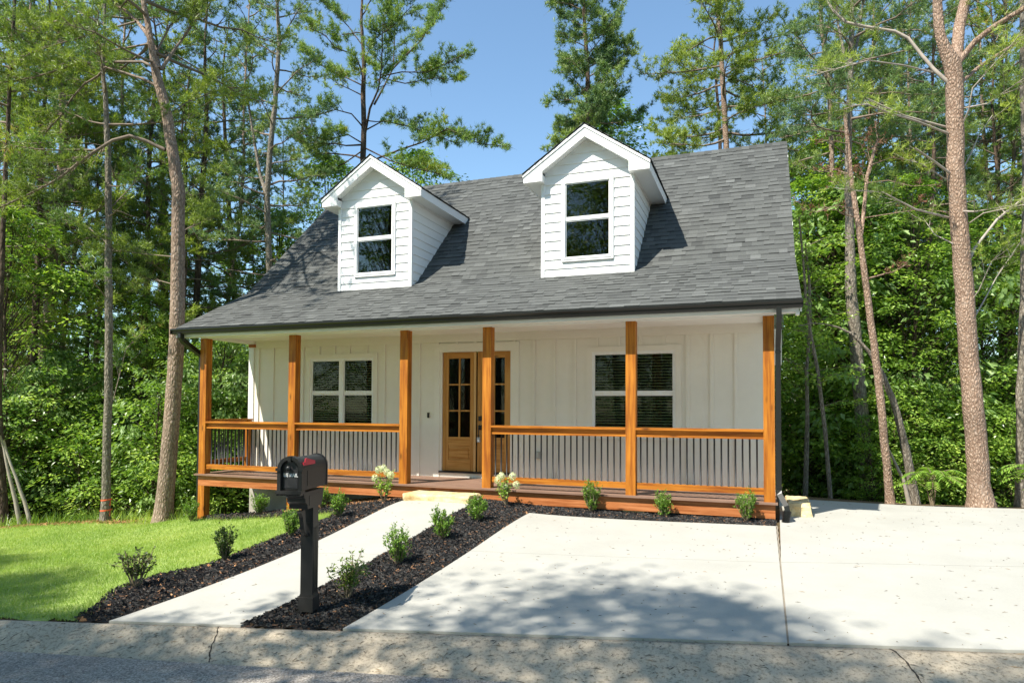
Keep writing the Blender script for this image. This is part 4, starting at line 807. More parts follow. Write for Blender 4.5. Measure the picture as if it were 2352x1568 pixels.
# trunk and limb centre lines (x, y, z, radius) in metres
TR = {
'A': ([(-2.24,0.24,-1.01,0.181),(-2.09,0.24,0.66,0.165),(-2.01,0.24,1.89,0.156),(-1.97,0.23,2.63,0.152),(-1.95,0.2,3.95,0.14),(-1.93,0.16,5.36,0.128),(-1.99,0.12,5.73,0.119),(-2.07,0.07,6.3,0.111),(-2.13,0.04,6.75,0.107),(-2.27,-0.03,7.31,0.099),(-2.36,-0.08,7.76,0.074),(-2.44,-0.13,8.33,0.062),(-2.54,-0.18,8.88,0.054)],
 [[(-2.26,-0.04,7.58,0.045),(-2.46,0.05,8.03,0.041),(-2.77,0.1,8.44,0.036),(-3.09,0.15,8.77,0.032),(-3.43,0.19,9.07,0.027),(-3.98,0.15,9.38,0.022),(-4.63,0.08,9.7,0.017)],
  [(-2.23,-0.02,7.57,0.033),(-2.12,0.11,7.93,0.029),(-2.08,0.23,8.16,0.025),(-2.01,0.35,8.42,0.021),(-1.84,0.51,8.88,0.016),(-1.79,0.61,9.36,0.012)],
  [(-2.38,-0.08,7.63,0.029),(-2.73,0.01,7.83,0.027),(-3.46,-0.04,7.93,0.024),(-4.32,-0.13,8.01,0.022),(-4.98,-0.15,7.95,0.019),(-5.53,-0.13,7.93,0.017),(-6.45,-0.24,7.92,0.014),(-7.19,-0.29,7.84,0.011)],
  [(-2.26,-0.03,7.24,0.029),(-2.64,-0.07,7.43,0.027),(-3.04,-0.12,7.58,0.025),(-3.46,-0.17,7.75,0.022),(-3.7,-0.15,7.64,0.02),(-4.06,-0.17,7.52,0.018),(-4.4,-0.19,7.28,0.015),(-4.71,-0.19,6.97,0.013),(-5.2,-0.25,6.56,0.011)],
  [(-2.16,0.05,6.05,0.037),(-2.46,-0.12,6.21,0.034),(-2.71,-0.26,6.26,0.031),(-2.96,-0.4,6.17,0.029),(-3.23,-0.54,5.97,0.026),(-3.5,-0.68,5.71,0.023),(-3.77,-0.82,5.45,0.021),(-4.04,-0.96,5.24,0.018),(-4.42,-1.14,4.99,0.015),(-4.89,-1.36,4.72,0.013)],
  [(-2.67,-0.22,8.47,0.021),(-3.19,-0.2,8.5,0.019),(-3.69,-0.18,8.49,0.017),(-4.28,-0.18,8.47,0.015),(-4.8,-0.16,8.5,0.012),(-5.57,-0.23,8.39,0.01),(-6.27,-0.27,8.11,0.008)],
  [(-2.11,0.05,6.73,0.014),(-2.04,0.42,7.11,0.012),(-1.97,0.79,7.43,0.009),(-1.98,1.13,7.63,0.005)],
  [(-2.05,0.12,5.02,0.012),(-2.18,0.6,5.43,0.009),(-2.24,1.09,5.9,0.005)],
  [(-1.98,0.18,4.03,0.012),(-2.76,0.24,4.14,0.01),(-3.62,0.27,4.28,0.007),(-4.37,0.34,4.31,0.005)],
  [(-1.99,0.19,3.5,0.012),(-2.75,0.44,3.71,0.009),(-3.67,0.63,3.67,0.005)],
  [(-1.96,0.17,4.44,0.012),(-2.14,0.63,4.74,0.009),(-2.16,1.15,5.01,0.005)],
  [(-2.38,-0.09,7.73,0.021),(-2.34,0.26,8.58,0.017),(-2.21,0.65,9.12,0.012),(-1.97,1.07,9.59,0.008)],
  [(-2.42,-0.11,8.06,0.021),(-3.2,0.12,8.24,0.018),(-4.31,0.24,8.42,0.015),(-5.63,0.25,9.23,0.012),(-6.66,0.39,9.41,0.008)]]),
'B': ([(-3.54,0.08,-1.04,0.089),(-3.49,0.04,0.64,0.08),(-3.45,0.0,2.32,0.076),(-3.45,-0.05,4.01,0.072),(-3.44,-0.1,5.69,0.063),(-3.48,-0.15,6.96,0.051),(-3.54,-0.2,7.8,0.038),(-3.5,-0.21,8.56,0.03),(-3.48,-0.23,9.32,0.021)],
 [[(-3.45,0.05,1.06,0.008),(-3.58,0.49,2.37,0.007),(-3.68,0.97,2.77,0.005)],
  [(-3.45,-0.06,4.34,0.013),(-4.31,0.14,4.81,0.009),(-5.2,0.33,5.08,0.005)],
  [(-3.43,-0.07,5.02,0.011),(-3.48,0.42,5.6,0.008),(-3.66,0.87,6.22,0.005)],
  [(-3.46,-0.03,3.25,0.011),(-3.29,-0.51,3.57,0.007),(-3.04,-0.96,3.79,0.004)]]),
'C': ([(-9.79,3.1,-1.69,0.152),(-9.79,3.0,1.34,0.152),(-9.5,3.04,3.65,0.146),(-9.42,3.02,5.08,0.134),(-9.33,3.02,6.3,0.123),(-9.19,3.04,7.41,0.111),(-9.1,3.03,8.61,0.099),(-9.16,2.97,9.86,0.082),(-9.19,2.92,10.92,0.064),(-9.22,2.88,12.08,0.047)],
 [[(-9.35,3.01,6.24,0.099),(-9.12,3.23,7.11,0.088),(-9.09,3.37,8.11,0.071),(-9.17,3.47,9.24,0.054),(-9.37,3.51,10.63,0.036)],
  [(-9.46,3.03,4.61,0.023),(-8.5,2.83,5.08,0.017),(-7.45,2.67,5.97,0.011)],
  [(-9.32,2.97,7.88,0.023),(-9.34,2.43,7.86,0.017),(-9.35,1.9,7.83,0.011)]]),
'D': ([(-12.16,8.48,2.8,0.086),(-12.16,8.43,4.33,0.078),(-12.15,8.32,8.02,0.07),(-12.07,8.29,9.8,0.054),(-12.01,8.25,11.83,0.039)],
 []),
'E': ([(-10.01,7.15,2.93,0.093),(-9.97,7.11,4.53,0.093),(-10.02,6.96,8.86,0.078),(-9.99,6.92,10.23,0.057),(-9.95,6.89,11.66,0.043)],
 [[(-10.12,7.42,3.13,0.058),(-10.18,7.4,5.31,0.058),(-10.26,7.37,7.5,0.051),(-10.34,7.37,8.69,0.044)]]),
'F': ([(-7.48,6.0,1.64,0.097),(-7.4,5.95,3.95,0.091),(-7.27,5.91,6.89,0.084),(-7.13,5.9,8.77,0.071),(-7.07,5.88,10.1,0.058),(-7.12,5.81,11.75,0.039)],
 []),
'G': ([(-4.32,5.5,4.01,0.09),(-4.32,5.47,5.0,0.084),(-4.37,5.39,7.07,0.078),(-4.26,5.38,8.45,0.072),(-4.15,5.39,9.45,0.066),(-4.03,5.38,11.22,0.054),(-4.08,5.32,12.41,0.042)],
 [[(-4.37,5.39,7.01,0.054),(-4.66,5.43,7.67,0.042),(-4.97,5.46,8.95,0.037),(-5.2,5.52,9.87,0.025)]]),
'H': ([(-4.42,10.16,7.4,0.104),(-4.38,10.1,9.66,0.097),(-4.35,10.08,10.87,0.089),(-4.37,10.04,11.94,0.082),(-4.33,10.02,13.02,0.067),(-4.42,9.94,14.43,0.052),(-4.38,9.93,15.15,0.037),(-4.37,9.91,16.04,0.03)],
 [[(-4.31,10.1,10.59,0.045),(-4.02,9.97,11.35,0.037),(-3.65,9.88,11.89,0.03),(-3.45,9.72,12.49,0.023),(-3.33,9.52,13.57,0.016),(-3.18,9.34,14.26,0.009)],
  [(-4.01,10.18,11.57,0.037),(-3.87,10.48,12.27,0.031),(-3.66,10.8,13.05,0.024),(-3.71,11.01,14.5,0.017),(-4.03,11.11,15.76,0.009)],
  [(-4.41,10.09,9.71,0.037),(-4.76,10.22,9.89,0.031),(-5.71,10.13,10.08,0.024),(-6.43,10.13,10.14,0.017),(-7.06,10.14,10.69,0.009)],
  [(-4.33,10.13,9.6,0.037),(-3.87,10.14,9.64,0.033),(-3.01,10.31,9.92,0.029),(-2.28,10.42,10.14,0.025),(-1.41,10.58,10.54,0.021),(-0.92,10.62,10.25,0.017),(-0.32,10.7,9.91,0.013),(0.4,10.82,9.79,0.009)],
  [(-4.4,10.06,10.82,0.03),(-4.36,9.86,10.86,0.025),(-4.51,9.59,11.08,0.021),(-4.92,9.22,11.11,0.017),(-5.51,8.79,10.8,0.013),(-5.74,8.5,10.54,0.009)],
  [(-4.38,10.03,12.17,0.03),(-4.65,10.32,12.41,0.025),(-5.45,10.4,12.92,0.02),(-6.29,10.47,13.4,0.015),(-7.16,10.53,14.08,0.01)],
  [(-4.36,10.02,12.66,0.026),(-4.53,9.67,13.17,0.022),(-4.97,9.24,13.24,0.017),(-5.14,8.9,13.52,0.013),(-5.59,8.46,13.68,0.009)],
  [(-4.0,10.16,12.32,0.026),(-3.56,10.11,12.42,0.022),(-2.93,10.13,12.5,0.019),(-2.04,10.25,12.37,0.015),(-1.18,10.35,12.65,0.012),(-0.72,10.31,12.78,0.009)],
  [(-3.4,10.37,12.8,0.03),(-3.21,10.83,13.41,0.025),(-2.81,11.35,14.21,0.02),(-2.48,11.83,15.55,0.015),(-2.26,12.29,16.39,0.01)],
  [(-3.75,10.25,12.47,0.022),(-3.27,10.96,12.56,0.018),(-2.5,11.77,12.97,0.014),(-1.84,12.55,13.14,0.01)],
  [(-4.31,10.1,10.68,0.026),(-4.0,10.73,11.19,0.022),(-3.39,11.49,11.25,0.018),(-2.74,12.27,11.15,0.014),(-2.21,13.01,11.03,0.01)],
  [(-4.33,10.01,13.06,0.022),(-3.73,9.69,13.53,0.018),(-2.92,9.46,13.69,0.013),(-2.0,9.25,14.11,0.008)],
  [(-4.33,10.0,13.51,0.022),(-5.02,10.07,14.44,0.018),(-5.79,10.11,15.24,0.014),(-6.57,10.16,15.9,0.009)],
  [(-4.38,10.09,10.23,0.026),(-4.51,9.4,10.28,0.02),(-4.82,8.65,9.89,0.014),(-5.1,7.91,9.79,0.008)],
  [(-4.32,10.11,10.08,0.026),(-3.2,10.02,9.45,0.02),(-2.14,9.89,8.99,0.014),(-1.25,9.7,8.68,0.008)],
  [(-4.39,10.09,10.0,0.026),(-5.29,10.3,9.74,0.021),(-6.31,10.45,9.6,0.015),(-7.21,10.66,9.38,0.01)]]),
'I': ([(3.2,11.38,8.42,0.091),(3.21,11.32,10.4,0.084),(3.2,11.26,12.19,0.07),(3.12,11.19,13.44,0.056),(3.1,11.15,14.27,0.049),(3.1,11.12,15.39,0.028)],
 [[(3.3,11.39,9.26,0.042),(3.42,11.55,10.86,0.035),(3.59,11.75,11.93,0.028),(3.76,11.95,13.15,0.021),(3.98,12.17,14.24,0.014),(4.04,12.35,14.77,0.014)]]),
'J': ([(7.42,11.8,7.81,0.093),(7.41,11.75,9.16,0.086),(7.32,11.66,10.96,0.079),(7.25,11.58,12.62,0.066),(7.15,11.51,13.63,0.06),(7.09,11.45,14.95,0.04)],
 []),
'K': ([(7.03,15.45,9.29,0.062),(7.02,15.39,11.11,0.062),(6.91,15.3,12.68,0.047),(6.83,15.23,13.95,0.031)],
 []),
'L': ([(10.11,9.23,6.06,0.061),(10.03,9.1,9.07,0.055),(9.92,9.03,10.14,0.05),(9.84,8.97,11.02,0.044),(9.8,8.92,12.01,0.033)],
 []),
'M': ([(10.53,6.93,-0.78,0.146),(10.43,6.85,0.75,0.141),(10.32,6.76,2.06,0.132),(10.29,6.73,2.73,0.127),(10.2,6.67,3.72,0.113),(10.17,6.6,5.35,0.085),(10.15,6.56,6.48,0.071),(10.2,6.53,8.15,0.061),(10.25,6.5,9.58,0.047),(10.26,6.47,10.61,0.033)],
 [[(10.23,6.53,8.36,0.038),(10.1,6.64,9.01,0.033),(10.01,6.76,9.68,0.024),(9.98,6.91,10.35,0.019)],
  [(10.29,6.54,8.83,0.033),(10.44,6.84,9.53,0.029),(10.55,7.12,10.36,0.024)]]),
'N': ([(10.46,3.8,-0.41,0.068),(10.35,3.72,0.84,0.068),(10.26,3.65,1.89,0.064),(10.16,3.59,2.69,0.06),(10.1,3.55,3.22,0.056),(9.97,3.46,4.3,0.049),(9.89,3.41,4.9,0.045),(9.83,3.38,5.43,0.041),(9.78,3.34,6.03,0.034),(9.75,3.32,6.44,0.026)],
 [[(10.0,3.48,4.18,0.034),(10.06,3.51,4.68,0.034),(10.12,3.54,5.26,0.03),(10.22,3.59,5.64,0.03),(10.31,3.65,5.93,0.023)],
  [(9.92,3.43,4.67,0.009),(9.58,3.09,4.69,0.007),(9.29,2.78,4.48,0.005),(9.07,2.48,4.49,0.004)],
  [(10.1,3.49,5.13,0.009),(9.84,2.96,5.13,0.006),(9.59,2.45,4.85,0.004)],
  [(9.85,3.39,5.27,0.009),(9.61,3.72,5.53,0.007),(9.39,4.06,5.59,0.004)],
  [(9.81,3.36,5.8,0.009),(9.42,2.68,5.67,0.006),(9.18,2.07,5.4,0.003)],
  [(10.13,3.5,5.13,0.009),(10.39,3.24,5.05,0.007),(10.73,3.02,4.83,0.005),(10.98,2.76,4.76,0.003)],
  [(10.06,3.49,4.52,0.009),(10.45,3.21,4.48,0.007),(10.83,2.93,4.44,0.005),(11.18,2.64,4.26,0.003)],
  [(10.17,3.5,5.43,0.009),(10.58,3.97,5.69,0.007),(10.93,4.42,5.73,0.004)]]),
'O': ([(10.93,4.4,-0.48,0.078),(10.85,4.35,0.15,0.074),(10.75,4.3,0.69,0.066),(10.6,4.22,1.32,0.054),(10.42,4.14,1.82,0.047),(10.22,4.05,2.2,0.035),(10.03,3.97,2.42,0.027),(9.87,3.91,2.58,0.023),(9.67,3.83,2.68,0.016),(9.48,3.76,2.74,0.012),(9.2,3.65,2.75,0.008),(9.01,3.58,2.7,0.006)],
 []),
'P': ([(10.83,4.26,-0.47,0.031),(10.71,4.2,0.02,0.027),(10.61,4.15,0.25,0.023),(10.5,4.1,0.48,0.019)],
 []),
'Q': ([(9.22,5.9,-0.56,0.054),(9.25,5.89,0.3,0.05),(9.27,5.87,1.07,0.041),(9.26,5.84,2.03,0.036),(9.34,5.83,3.03,0.032),(9.32,5.79,3.93,0.027),(9.25,5.75,4.66,0.018)],
 []),
'R': ([(9.62,4.98,-0.54,0.042),(9.53,4.91,0.79,0.038),(9.4,4.82,1.97,0.034),(9.27,4.75,2.71,0.03),(9.19,4.69,3.4,0.025),(9.15,4.66,4.07,0.021),(9.08,4.61,4.92,0.013)],
 []),
'S': ([(12.66,9.85,-0.48,0.091),(12.54,9.77,0.69,0.086),(12.41,9.69,1.82,0.08),(12.32,9.62,2.95,0.075),(12.25,9.57,3.85,0.07),(12.21,9.52,4.86,0.064),(12.31,9.52,6.15,0.053),(12.37,9.49,7.54,0.043),(12.33,9.44,8.71,0.032)],
 []),
'T': ([(11.54,2.86,-0.31,0.181),(11.5,2.82,0.42,0.171),(11.45,2.78,1.12,0.164),(11.41,2.75,1.63,0.158),(11.37,2.72,2.07,0.154),(11.33,2.68,2.9,0.148),(11.29,2.65,3.46,0.144),(11.23,2.6,4.44,0.138),(11.2,2.57,4.98,0.138),(11.21,2.55,5.5,0.138),(11.2,2.54,5.88,0.138),(11.19,2.52,6.43,0.141),(11.16,2.5,6.61,0.141),(11.07,2.46,6.76,0.101),(11.0,2.43,6.92,0.084),(10.97,2.41,7.25,0.081),(10.96,2.4,7.53,0.074),(10.93,2.37,7.93,0.067)],
 [[(11.2,2.52,6.52,0.087),(11.26,2.59,6.86,0.084),(11.3,2.66,7.17,0.081),(11.38,2.75,7.49,0.078),(11.44,2.83,7.71,0.075),(11.56,2.92,8.2,0.072)],
  [(11.25,2.54,6.56,0.047),(11.46,2.47,6.82,0.043),(11.68,2.42,6.97,0.039),(12.04,2.41,7.16,0.035),(12.43,2.42,7.36,0.031)],
  [(11.28,2.56,6.25,0.03),(11.63,2.84,6.6,0.028),(12.04,3.14,6.92,0.025),(12.37,3.42,7.18,0.022),(12.88,3.76,7.48,0.019)],
  [(11.12,2.5,6.24,0.03),(10.92,2.51,6.49,0.029),(10.77,2.54,6.79,0.027),(10.59,2.56,7.07,0.025),(10.37,2.56,7.21,0.024),(9.94,2.49,7.35,0.022),(9.68,2.49,7.5,0.02),(9.52,2.52,7.72,0.018),(9.43,2.57,7.92,0.016),(9.31,2.61,8.22,0.015)],
  [(10.88,2.4,6.41,0.013),(10.42,1.99,6.4,0.011),(9.88,1.55,6.34,0.009),(9.29,1.1,6.08,0.007),(8.99,0.75,5.87,0.005)],
  [(11.12,2.52,5.46,0.018),(10.6,2.11,5.57,0.016),(10.17,1.74,5.62,0.013),(9.86,1.4,5.64,0.01),(9.59,1.09,5.53,0.007),(9.44,0.82,5.48,0.005)],
  [(11.27,2.58,5.52,0.013),(11.33,2.42,5.77,0.012),(11.37,2.26,6.02,0.01),(11.65,2.18,6.36,0.008),(11.74,2.04,6.47,0.007),(11.9,1.92,6.61,0.005)],
  [(11.16,2.56,4.83,0.02),(10.89,2.29,4.99,0.017),(10.55,2.0,5.13,0.014)],
  [(11.11,2.54,4.74,0.01),(10.7,2.22,4.92,0.008),(10.58,2.02,4.92,0.006)],
  [(11.27,2.6,4.84,0.013),(11.51,2.85,5.27,0.011),(11.66,3.08,5.59,0.008),(11.9,3.33,5.97,0.006)],
  [(11.32,2.66,3.34,0.023),(11.54,2.95,3.75,0.022),(11.93,3.29,4.26,0.02),(12.41,3.67,4.67,0.017),(12.81,4.03,4.92,0.015)],
  [(11.38,2.7,2.83,0.01),(11.48,2.52,3.03,0.008),(11.6,2.34,3.42,0.006),(11.84,2.21,3.63,0.004)],
  [(11.33,2.65,4.04,0.01),(11.51,2.35,4.15,0.008),(11.95,2.16,4.18,0.006),(12.1,1.86,4.04,0.005)],
  [(11.29,2.57,5.85,0.013),(11.49,2.01,5.68,0.009),(11.76,1.47,5.73,0.006)],
  [(11.4,2.72,2.53,0.013),(11.71,3.18,2.96,0.011),(12.01,3.63,3.37,0.009),(12.47,4.14,4.02,0.006)],
  [(11.17,2.59,3.77,0.01),(11.01,2.96,4.01,0.007),(10.91,3.33,4.4,0.004)]]),
'U': ([(12.53,4.47,-0.45,0.075),(12.53,4.42,0.78,0.071),(12.55,4.4,1.9,0.063),(12.6,4.38,3.02,0.06),(12.64,4.33,5.25,0.048),(12.6,4.26,7.01,0.041),(12.6,4.21,8.24,0.037)],
 []),
'W1': ([(-5.48,-0.21,-1.23,0.039),(-5.58,-0.27,-0.69,0.035),(-5.69,-0.33,-0.17,0.03),(-5.78,-0.38,0.26,0.022),(-5.85,-0.41,0.61,0.017)],
 []),
'W2': ([(-5.08,-0.28,-1.16,0.034),(-5.22,-0.35,-0.66,0.03),(-5.37,-0.42,-0.19,0.026),(-5.51,-0.49,0.23,0.021),(-5.59,-0.52,0.53,0.017)],
 []),
'W3': ([(-6.22,-0.06,-1.33,0.089),(-6.25,-0.1,-0.57,0.081),(-6.29,-0.13,0.14,0.072),(-6.32,-0.19,1.48,0.063),(-6.27,-0.23,3.27,0.054)],
 []),
'X': ([(-12.03,4.29,1.61,0.071),(-12.04,4.19,4.98,0.071),(-12.05,4.13,6.54,0.065),(-11.97,4.12,7.84,0.058),(-12.02,4.07,9.0,0.052),(-12.11,4.0,10.04,0.039)],
 []),
'Y': ([(-9.21,9.67,0.18,0.093),(-9.25,9.5,4.84,0.093),(-9.41,9.36,7.64,0.086),(-9.52,9.25,9.82,0.07),(-9.58,9.17,11.68,0.054),(-9.61,9.1,13.24,0.039)],
 []),
'Z': ([(14.72,13.23,1.73,0.068),(14.77,13.13,5.43,0.068),(14.64,13.01,7.64,0.062),(14.72,12.99,9.12,0.049),(14.78,12.95,10.97,0.037)],
 []),
}
def rnd(seed,n,u0,u1,d0,d1,ks,s0,s1):
    r=random.Random(seed); return [(u0+(u1-u0)*(i+r.random())/n,r.uniform(d0,d1),r.choice(ks),r.uniform(s0,s1)) for i in range(n)]
LEFT_LEAFY=rnd(1,15,-260,640,15.5,21,(0,1,2,3),.75,1.0)+rnd(2,8,-300,800,22,30,(0,1),.8,1.05)+[(520,17.5,3,1.0),(560,19,0,.8)]
LEFT_BUSH=rnd(3,10,-200,600,14.8,16.4,(0,1,2,1),.55,1.15)+rnd(4,9,-250,640,16.5,18.5,(0,2),.8,1.3)+[(410,15.8,2,1.1),(515,15.6,0,1.0),(550,16,2,1.0),(590,16.2,0,1)]
RIGHT_LEAFY=[(1862,17.3,0,1.1),(1965,16.5,3,1.7),(2085,15.4,1,.8),(1925,18,1,1.05),(1890,18,0,1.1),(2030,17,2,1.4)]+rnd(5,12,1830,2500,15.5,20,(0,1,2,3),.7,.95)+rnd(6,9,1780,2600,21,29,(0,1,2),.85,1.1)
RIGHT_BUSH=rnd(7,13,1990,2480,13.6,15.5,(0,1,2,1),.6,.95)+rnd(17,5,1820,2000,15.8,17,(1,1,0),.6,.9)+rnd(8,12,1800,2500,15.5,19,(0,2),.9,1.3)
MID_LEAFY=[(640,24,0,1.5),(725,24.5,1,1.4),(945,26,1,1.46),(880,27,0,1.75),(1000,27.5,1,1.36),(1420,24,1,1.5),(1385,25,1,1.33),(1462,26,0,1.75),(1560,25,1,1.3),(1212,25,0,1.5)]
LEFT_LEAFY=LEFT_LEAFY+rnd(31,5,-900,-260,16,24,(0,1),.9,1.1)
RIGHT_LEAFY=RIGHT_LEAFY+rnd(32,6,2500,3300,14,24,(0,1),.9,1.1)
LEFT_PINE=[(20,19,1,1.1),(110,21,0,1.1),(230,20,1,1.05),(520,22,1,1.05),(60,16.8,2,1.15),(-45,16,0,1.0),(150,19.5,1,.95),(310,19,2,1.2)]+rnd(9,9,-200,600,18,23,(0,2,2),.75,1.0)+rnd(10,6,-250,700,24,31,(0,1,2),.8,1.05)
RIGHT_PINE=[(1990,20,1,1.05),(2110,21,0,1.1),(2300,19,1,1.0)]+rnd(11,8,1880,2450,17,24,(0,1,2),.8,1.0)+rnd(12,9,1720,2500,25,33,(0,1,2),.95,1.2)+[(1500,27,0,.9),(1770,24,1,.95)]
FARTOP=lambda u: 3.0+1.2*math.sin(u*.011)+(.8*math.sin(u*.037)) if (u<750 or u>1600) else 1.5
STREET_TREES=[(-.3,-12.7,4,.75,2.6),(3.5,-12.5,4,.93,.3),(5.8,-13.5,4,1,.9),(-2.0,-14.2,4,.95,1.),(-4.6,-13.7,4,1.0,2.),(-7,-13.9,4,1.0,4.),(2.9,-16.4,4,1.1,3.),(8.6,-13.5,4,1.0,1.),(6.,-16.5,4,1.0,2.2),(11.5,-14.5,4,.9,.2),(-16,-18,3,1.75,.3),(-11,-20,2,2.1,.6),(-6,-18.5,3,1.7,1.),(-1,-21,3,1.9,2.),(4,-20,2,1.9,.5),(9,-21,3,1.8,.5),(14,-19,3,1.7,2),(20,-21,2,2.1,2.2),(26,-18,3,1.7,.2),(-9,-25,3,2.2,.1),(2,-26,3,2.2,1.3),(12,-26,3,2.2,1.3),(-20,-24,3,2.2,1.3)]

TR['T'][1].extend([[(11.2,2.75,4.2,.02),(10.6,2.2,4.25,.014),(10.1,1.8,4.45,.008),(9.5,1.6,4.5,.004)],[(11.25,2.7,4.3,.02),(11.35,2.2,4.15,.01),(11.6,1.9,4.1,.004)],[(11.2,2.7,5.6,.02),(10.5,2.4,5.8,.012),(9.9,2.2,6.1,.006)]])

for k_,m_ in (('A',.88),('T',.86),('B',.92),('N',.95)): TR[k_]=([(*q[:3],q[3]*m_) for q in TR[k_][0]],TR[k_][1])
# ---------------------------------------------------------------- trees
def tufts(C,D,sz,nb,wid,rg,col):
    """needle tufts: nb thin blades around each centre"""
    n=len(C); C=np.repeat(C,nb,0); D=np.repeat(D,nb,0); sz=np.repeat(sz,nb); col=np.repeat(col,nb)
    m=len(C); d=D*.55+rg.normal(0,.62,(m,3)); d/=np.linalg.norm(d,axis=1)[:,None]
    s=np.cross(d,rg.normal(0,1,(m,3))); s/=np.linalg.norm(s,axis=1)[:,None]
    b=C+rg.normal(0,.012,(m,3)); L=sz*rg.uniform(.6,1.2,m)
    v=np.stack([b-s*wid*.5,b+s*wid*.5,b+d*L[:,None]],1)
    return v.reshape(-1,3),np.arange(3*m).reshape(-1,3),np.clip(col+rg.normal(0,.10,m),0,1)
def along(P,s):
    """point at arc fraction s of polyline P (n,3)"""
    d=np.r_[0,np.cumsum(np.linalg.norm(np.diff(P,axis=0),axis=1))]; t=s*d[-1]; return np.array([np.interp(t,d,P[:,k]) for k in range(3)]),d[-1]
class Pine:
    def __init__(s,seed): s.r=random.Random(seed); s.rg=np.random.default_rng(seed); s.wood=MB(); s.C=[];s.D=[]
    def branchlets(s,P,r0,n,l0,s0=.25,dens=1.,up=.25,both=True):
        L=along(P,0)[1]; r=s.r
        for i in range(n):
            t=s0+(1-s0)*(i+r.random())/n; p,_=along(P,min(t,.999)); q,_=along(P,min(t+.05,1)); 
            d=q-p if t<.95 else P[-1]-P[-2]; d=d/(np.linalg.norm(d)+1e-9)
            side=np.cross(d,[0,0,1]); side/=np.linalg.norm(side)+1e-9
            a=r.choice((-1,1))*r.uniform(.4,1.25); v=d*math.cos(a)+side*math.sin(a)+np.array([0,0,r.gauss(up,.28)]); v/=np.linalg.norm(v)
            l=l0*r.uniform(.5,1.2)*(1.2-.55*t); e=p+v*l*.5+np.array([0,0,r.gauss(0,.04)*l]); f=p+v*l+np.array([r.gauss(0,.1)*l,r.gauss(0,.1)*l,r.gauss(.06,.1)*l])
            s.wood.tube([p,e,f],[max(.004,r0*.35),.004,.002],3,.5,cap=False)
            if r.random()<.5:
                w_=v+np.array([r.gauss(0,.6),r.gauss(0,.6),r.gauss(-.1,.4)]); s.wood.tube([p,p+w_*l*.35,p+w_*l*.6+[0,0,r.gauss(0,.05)]],[.005,.003,.0015],3,.5,cap=False)
            m=max(3,int(l/.045*dens))
            for k in range(m):
                u=r.uniform(.3,1.05) if k else 1; c=(p*(1-u)**2+2*e*u*(1-u)+f*u*u) if u<=1 else f
                s.C.append(c+np.array([r.gauss(0,.05),r.gauss(0,.05),r.gauss(.01,.05)])); s.D.append(v*.5+np.array([r.gauss(0,.35),r.gauss(0,.35),.65]))
    def limb(s,P,r0,nb,l0,k=6,r1=None,s0=.25,dens=1.,up=.25):
        P=np.array(P,float); n=len(P); rad=np.linspace(r0,r1 or r0*.25,n); s.wood.tube(P,rad,k,.5,cap=False); s.branchlets(P,r0,nb,l0,s0,dens,up)
    def auto(s,T,z0,z1,n,L0,L1,nb,l0,e0=-5,e1=45,dead=0,dens=1.,azc=None,azw=3.14,s0=.3):
        """limbs growing out of trunk polyline T between heights z0, z1"""
        T=np.array(T,float); r=s.r; az=r.random()*6
        for i in range(n):
            t=(i+r.random())/n; z=z0+(z1-z0)*t; x=np.interp(z,T[:,2],T[:,0]); y=np.interp(z,T[:,2],T[:,1])
            az+=2.4+r.gauss(0,.5); a=az if azc is None else azc+r.uniform(-azw,azw)
            L=(L0+(L1-L0)*t)*r.uniform(.6,1.15); el=math.radians(e0+(e1-e0)*t+r.gauss(0,8)); p=np.array([x,y,z]); pts=[p]; m=6
            cv=r.gauss(0,.12)
            for k in range(m):
                a+=cv+r.gauss(0,.08); el2=el+(.28*(k/m) if el<.3 else -.1*k/m)+r.gauss(0,.10)
                p=p+np.array([math.cos(a)*math.cos(el2),math.sin(a)*math.cos(el2),math.sin(el2)])*L/m; pts.append(p)
            r0=.010+.011*L
            if i<dead: s.wood.tube(pts[:5],np.linspace(r0*.8,.003,5),4,.5,cap=False)
            else: s.limb(pts,r0,max(4,int(1.35*nb*L/max(L0,L1))),l0*(L/max(L0,L1))**.5,4,.004,s0,dens)
    def done(s,name,label,cat,root,trunk,matb,matn,size=.10,nb=11,wid=.010,group=None,brm=None,extra=(),cname='crown'):
        t=thing(name,label,cat,root,0,group)
        T=np.array([q[:3] for q in trunk]); rr=np.array([q[3] for q in trunk])
        # resample for a rough outline
        d=np.r_[0,np.cumsum(np.linalg.norm(np.diff(T,axis=0),axis=1))]; m=max(8,int(d[-1]/.22)); u=np.linspace(0,d[-1],m)
        P=np.stack([np.interp(u,d,T[:,k]) for k in range(3)],-1); ra=np.interp(u,d,rr)*(1+s.rg.normal(0,.018,m)); P[:,:2]+=s.rg.normal(0,.004,(m,2))
        ra=ra*(1+.38*np.exp(-np.maximum(P[:,2]-root[2],0)/.22))
        tm=MB().tube(P,ra,14)
        for l in extra:
            Q=np.array([q[:3] for q in l],float); tm.tube(Q,np.interp(np.linspace(0,1,len(Q)),[0,1],[l[0][3],max(l[-1][3],.012)]),12)
        build('trunk',tm,matb,t,smooth=True)
        if s.wood.V: build('branches',s.wood,brm or BRANCH,t,smooth=True)
        if s.C:
            C=np.array(s.C);D=np.array(s.D); z=C[:,2]; 
            cl=np.array([mnoise.noise(Vector(c*.9)) for c in C])
            v,f,a=tufts(C,D,size*1.2*s.rg.uniform(.7,1.2,len(C)),nb,wid*1.35,s.rg,np.clip(.48+cl*.7+s.rg.normal(0,.12,len(C)),0,.92))
            build(cname,MB().add(v,f,a),matn,t)
        return t
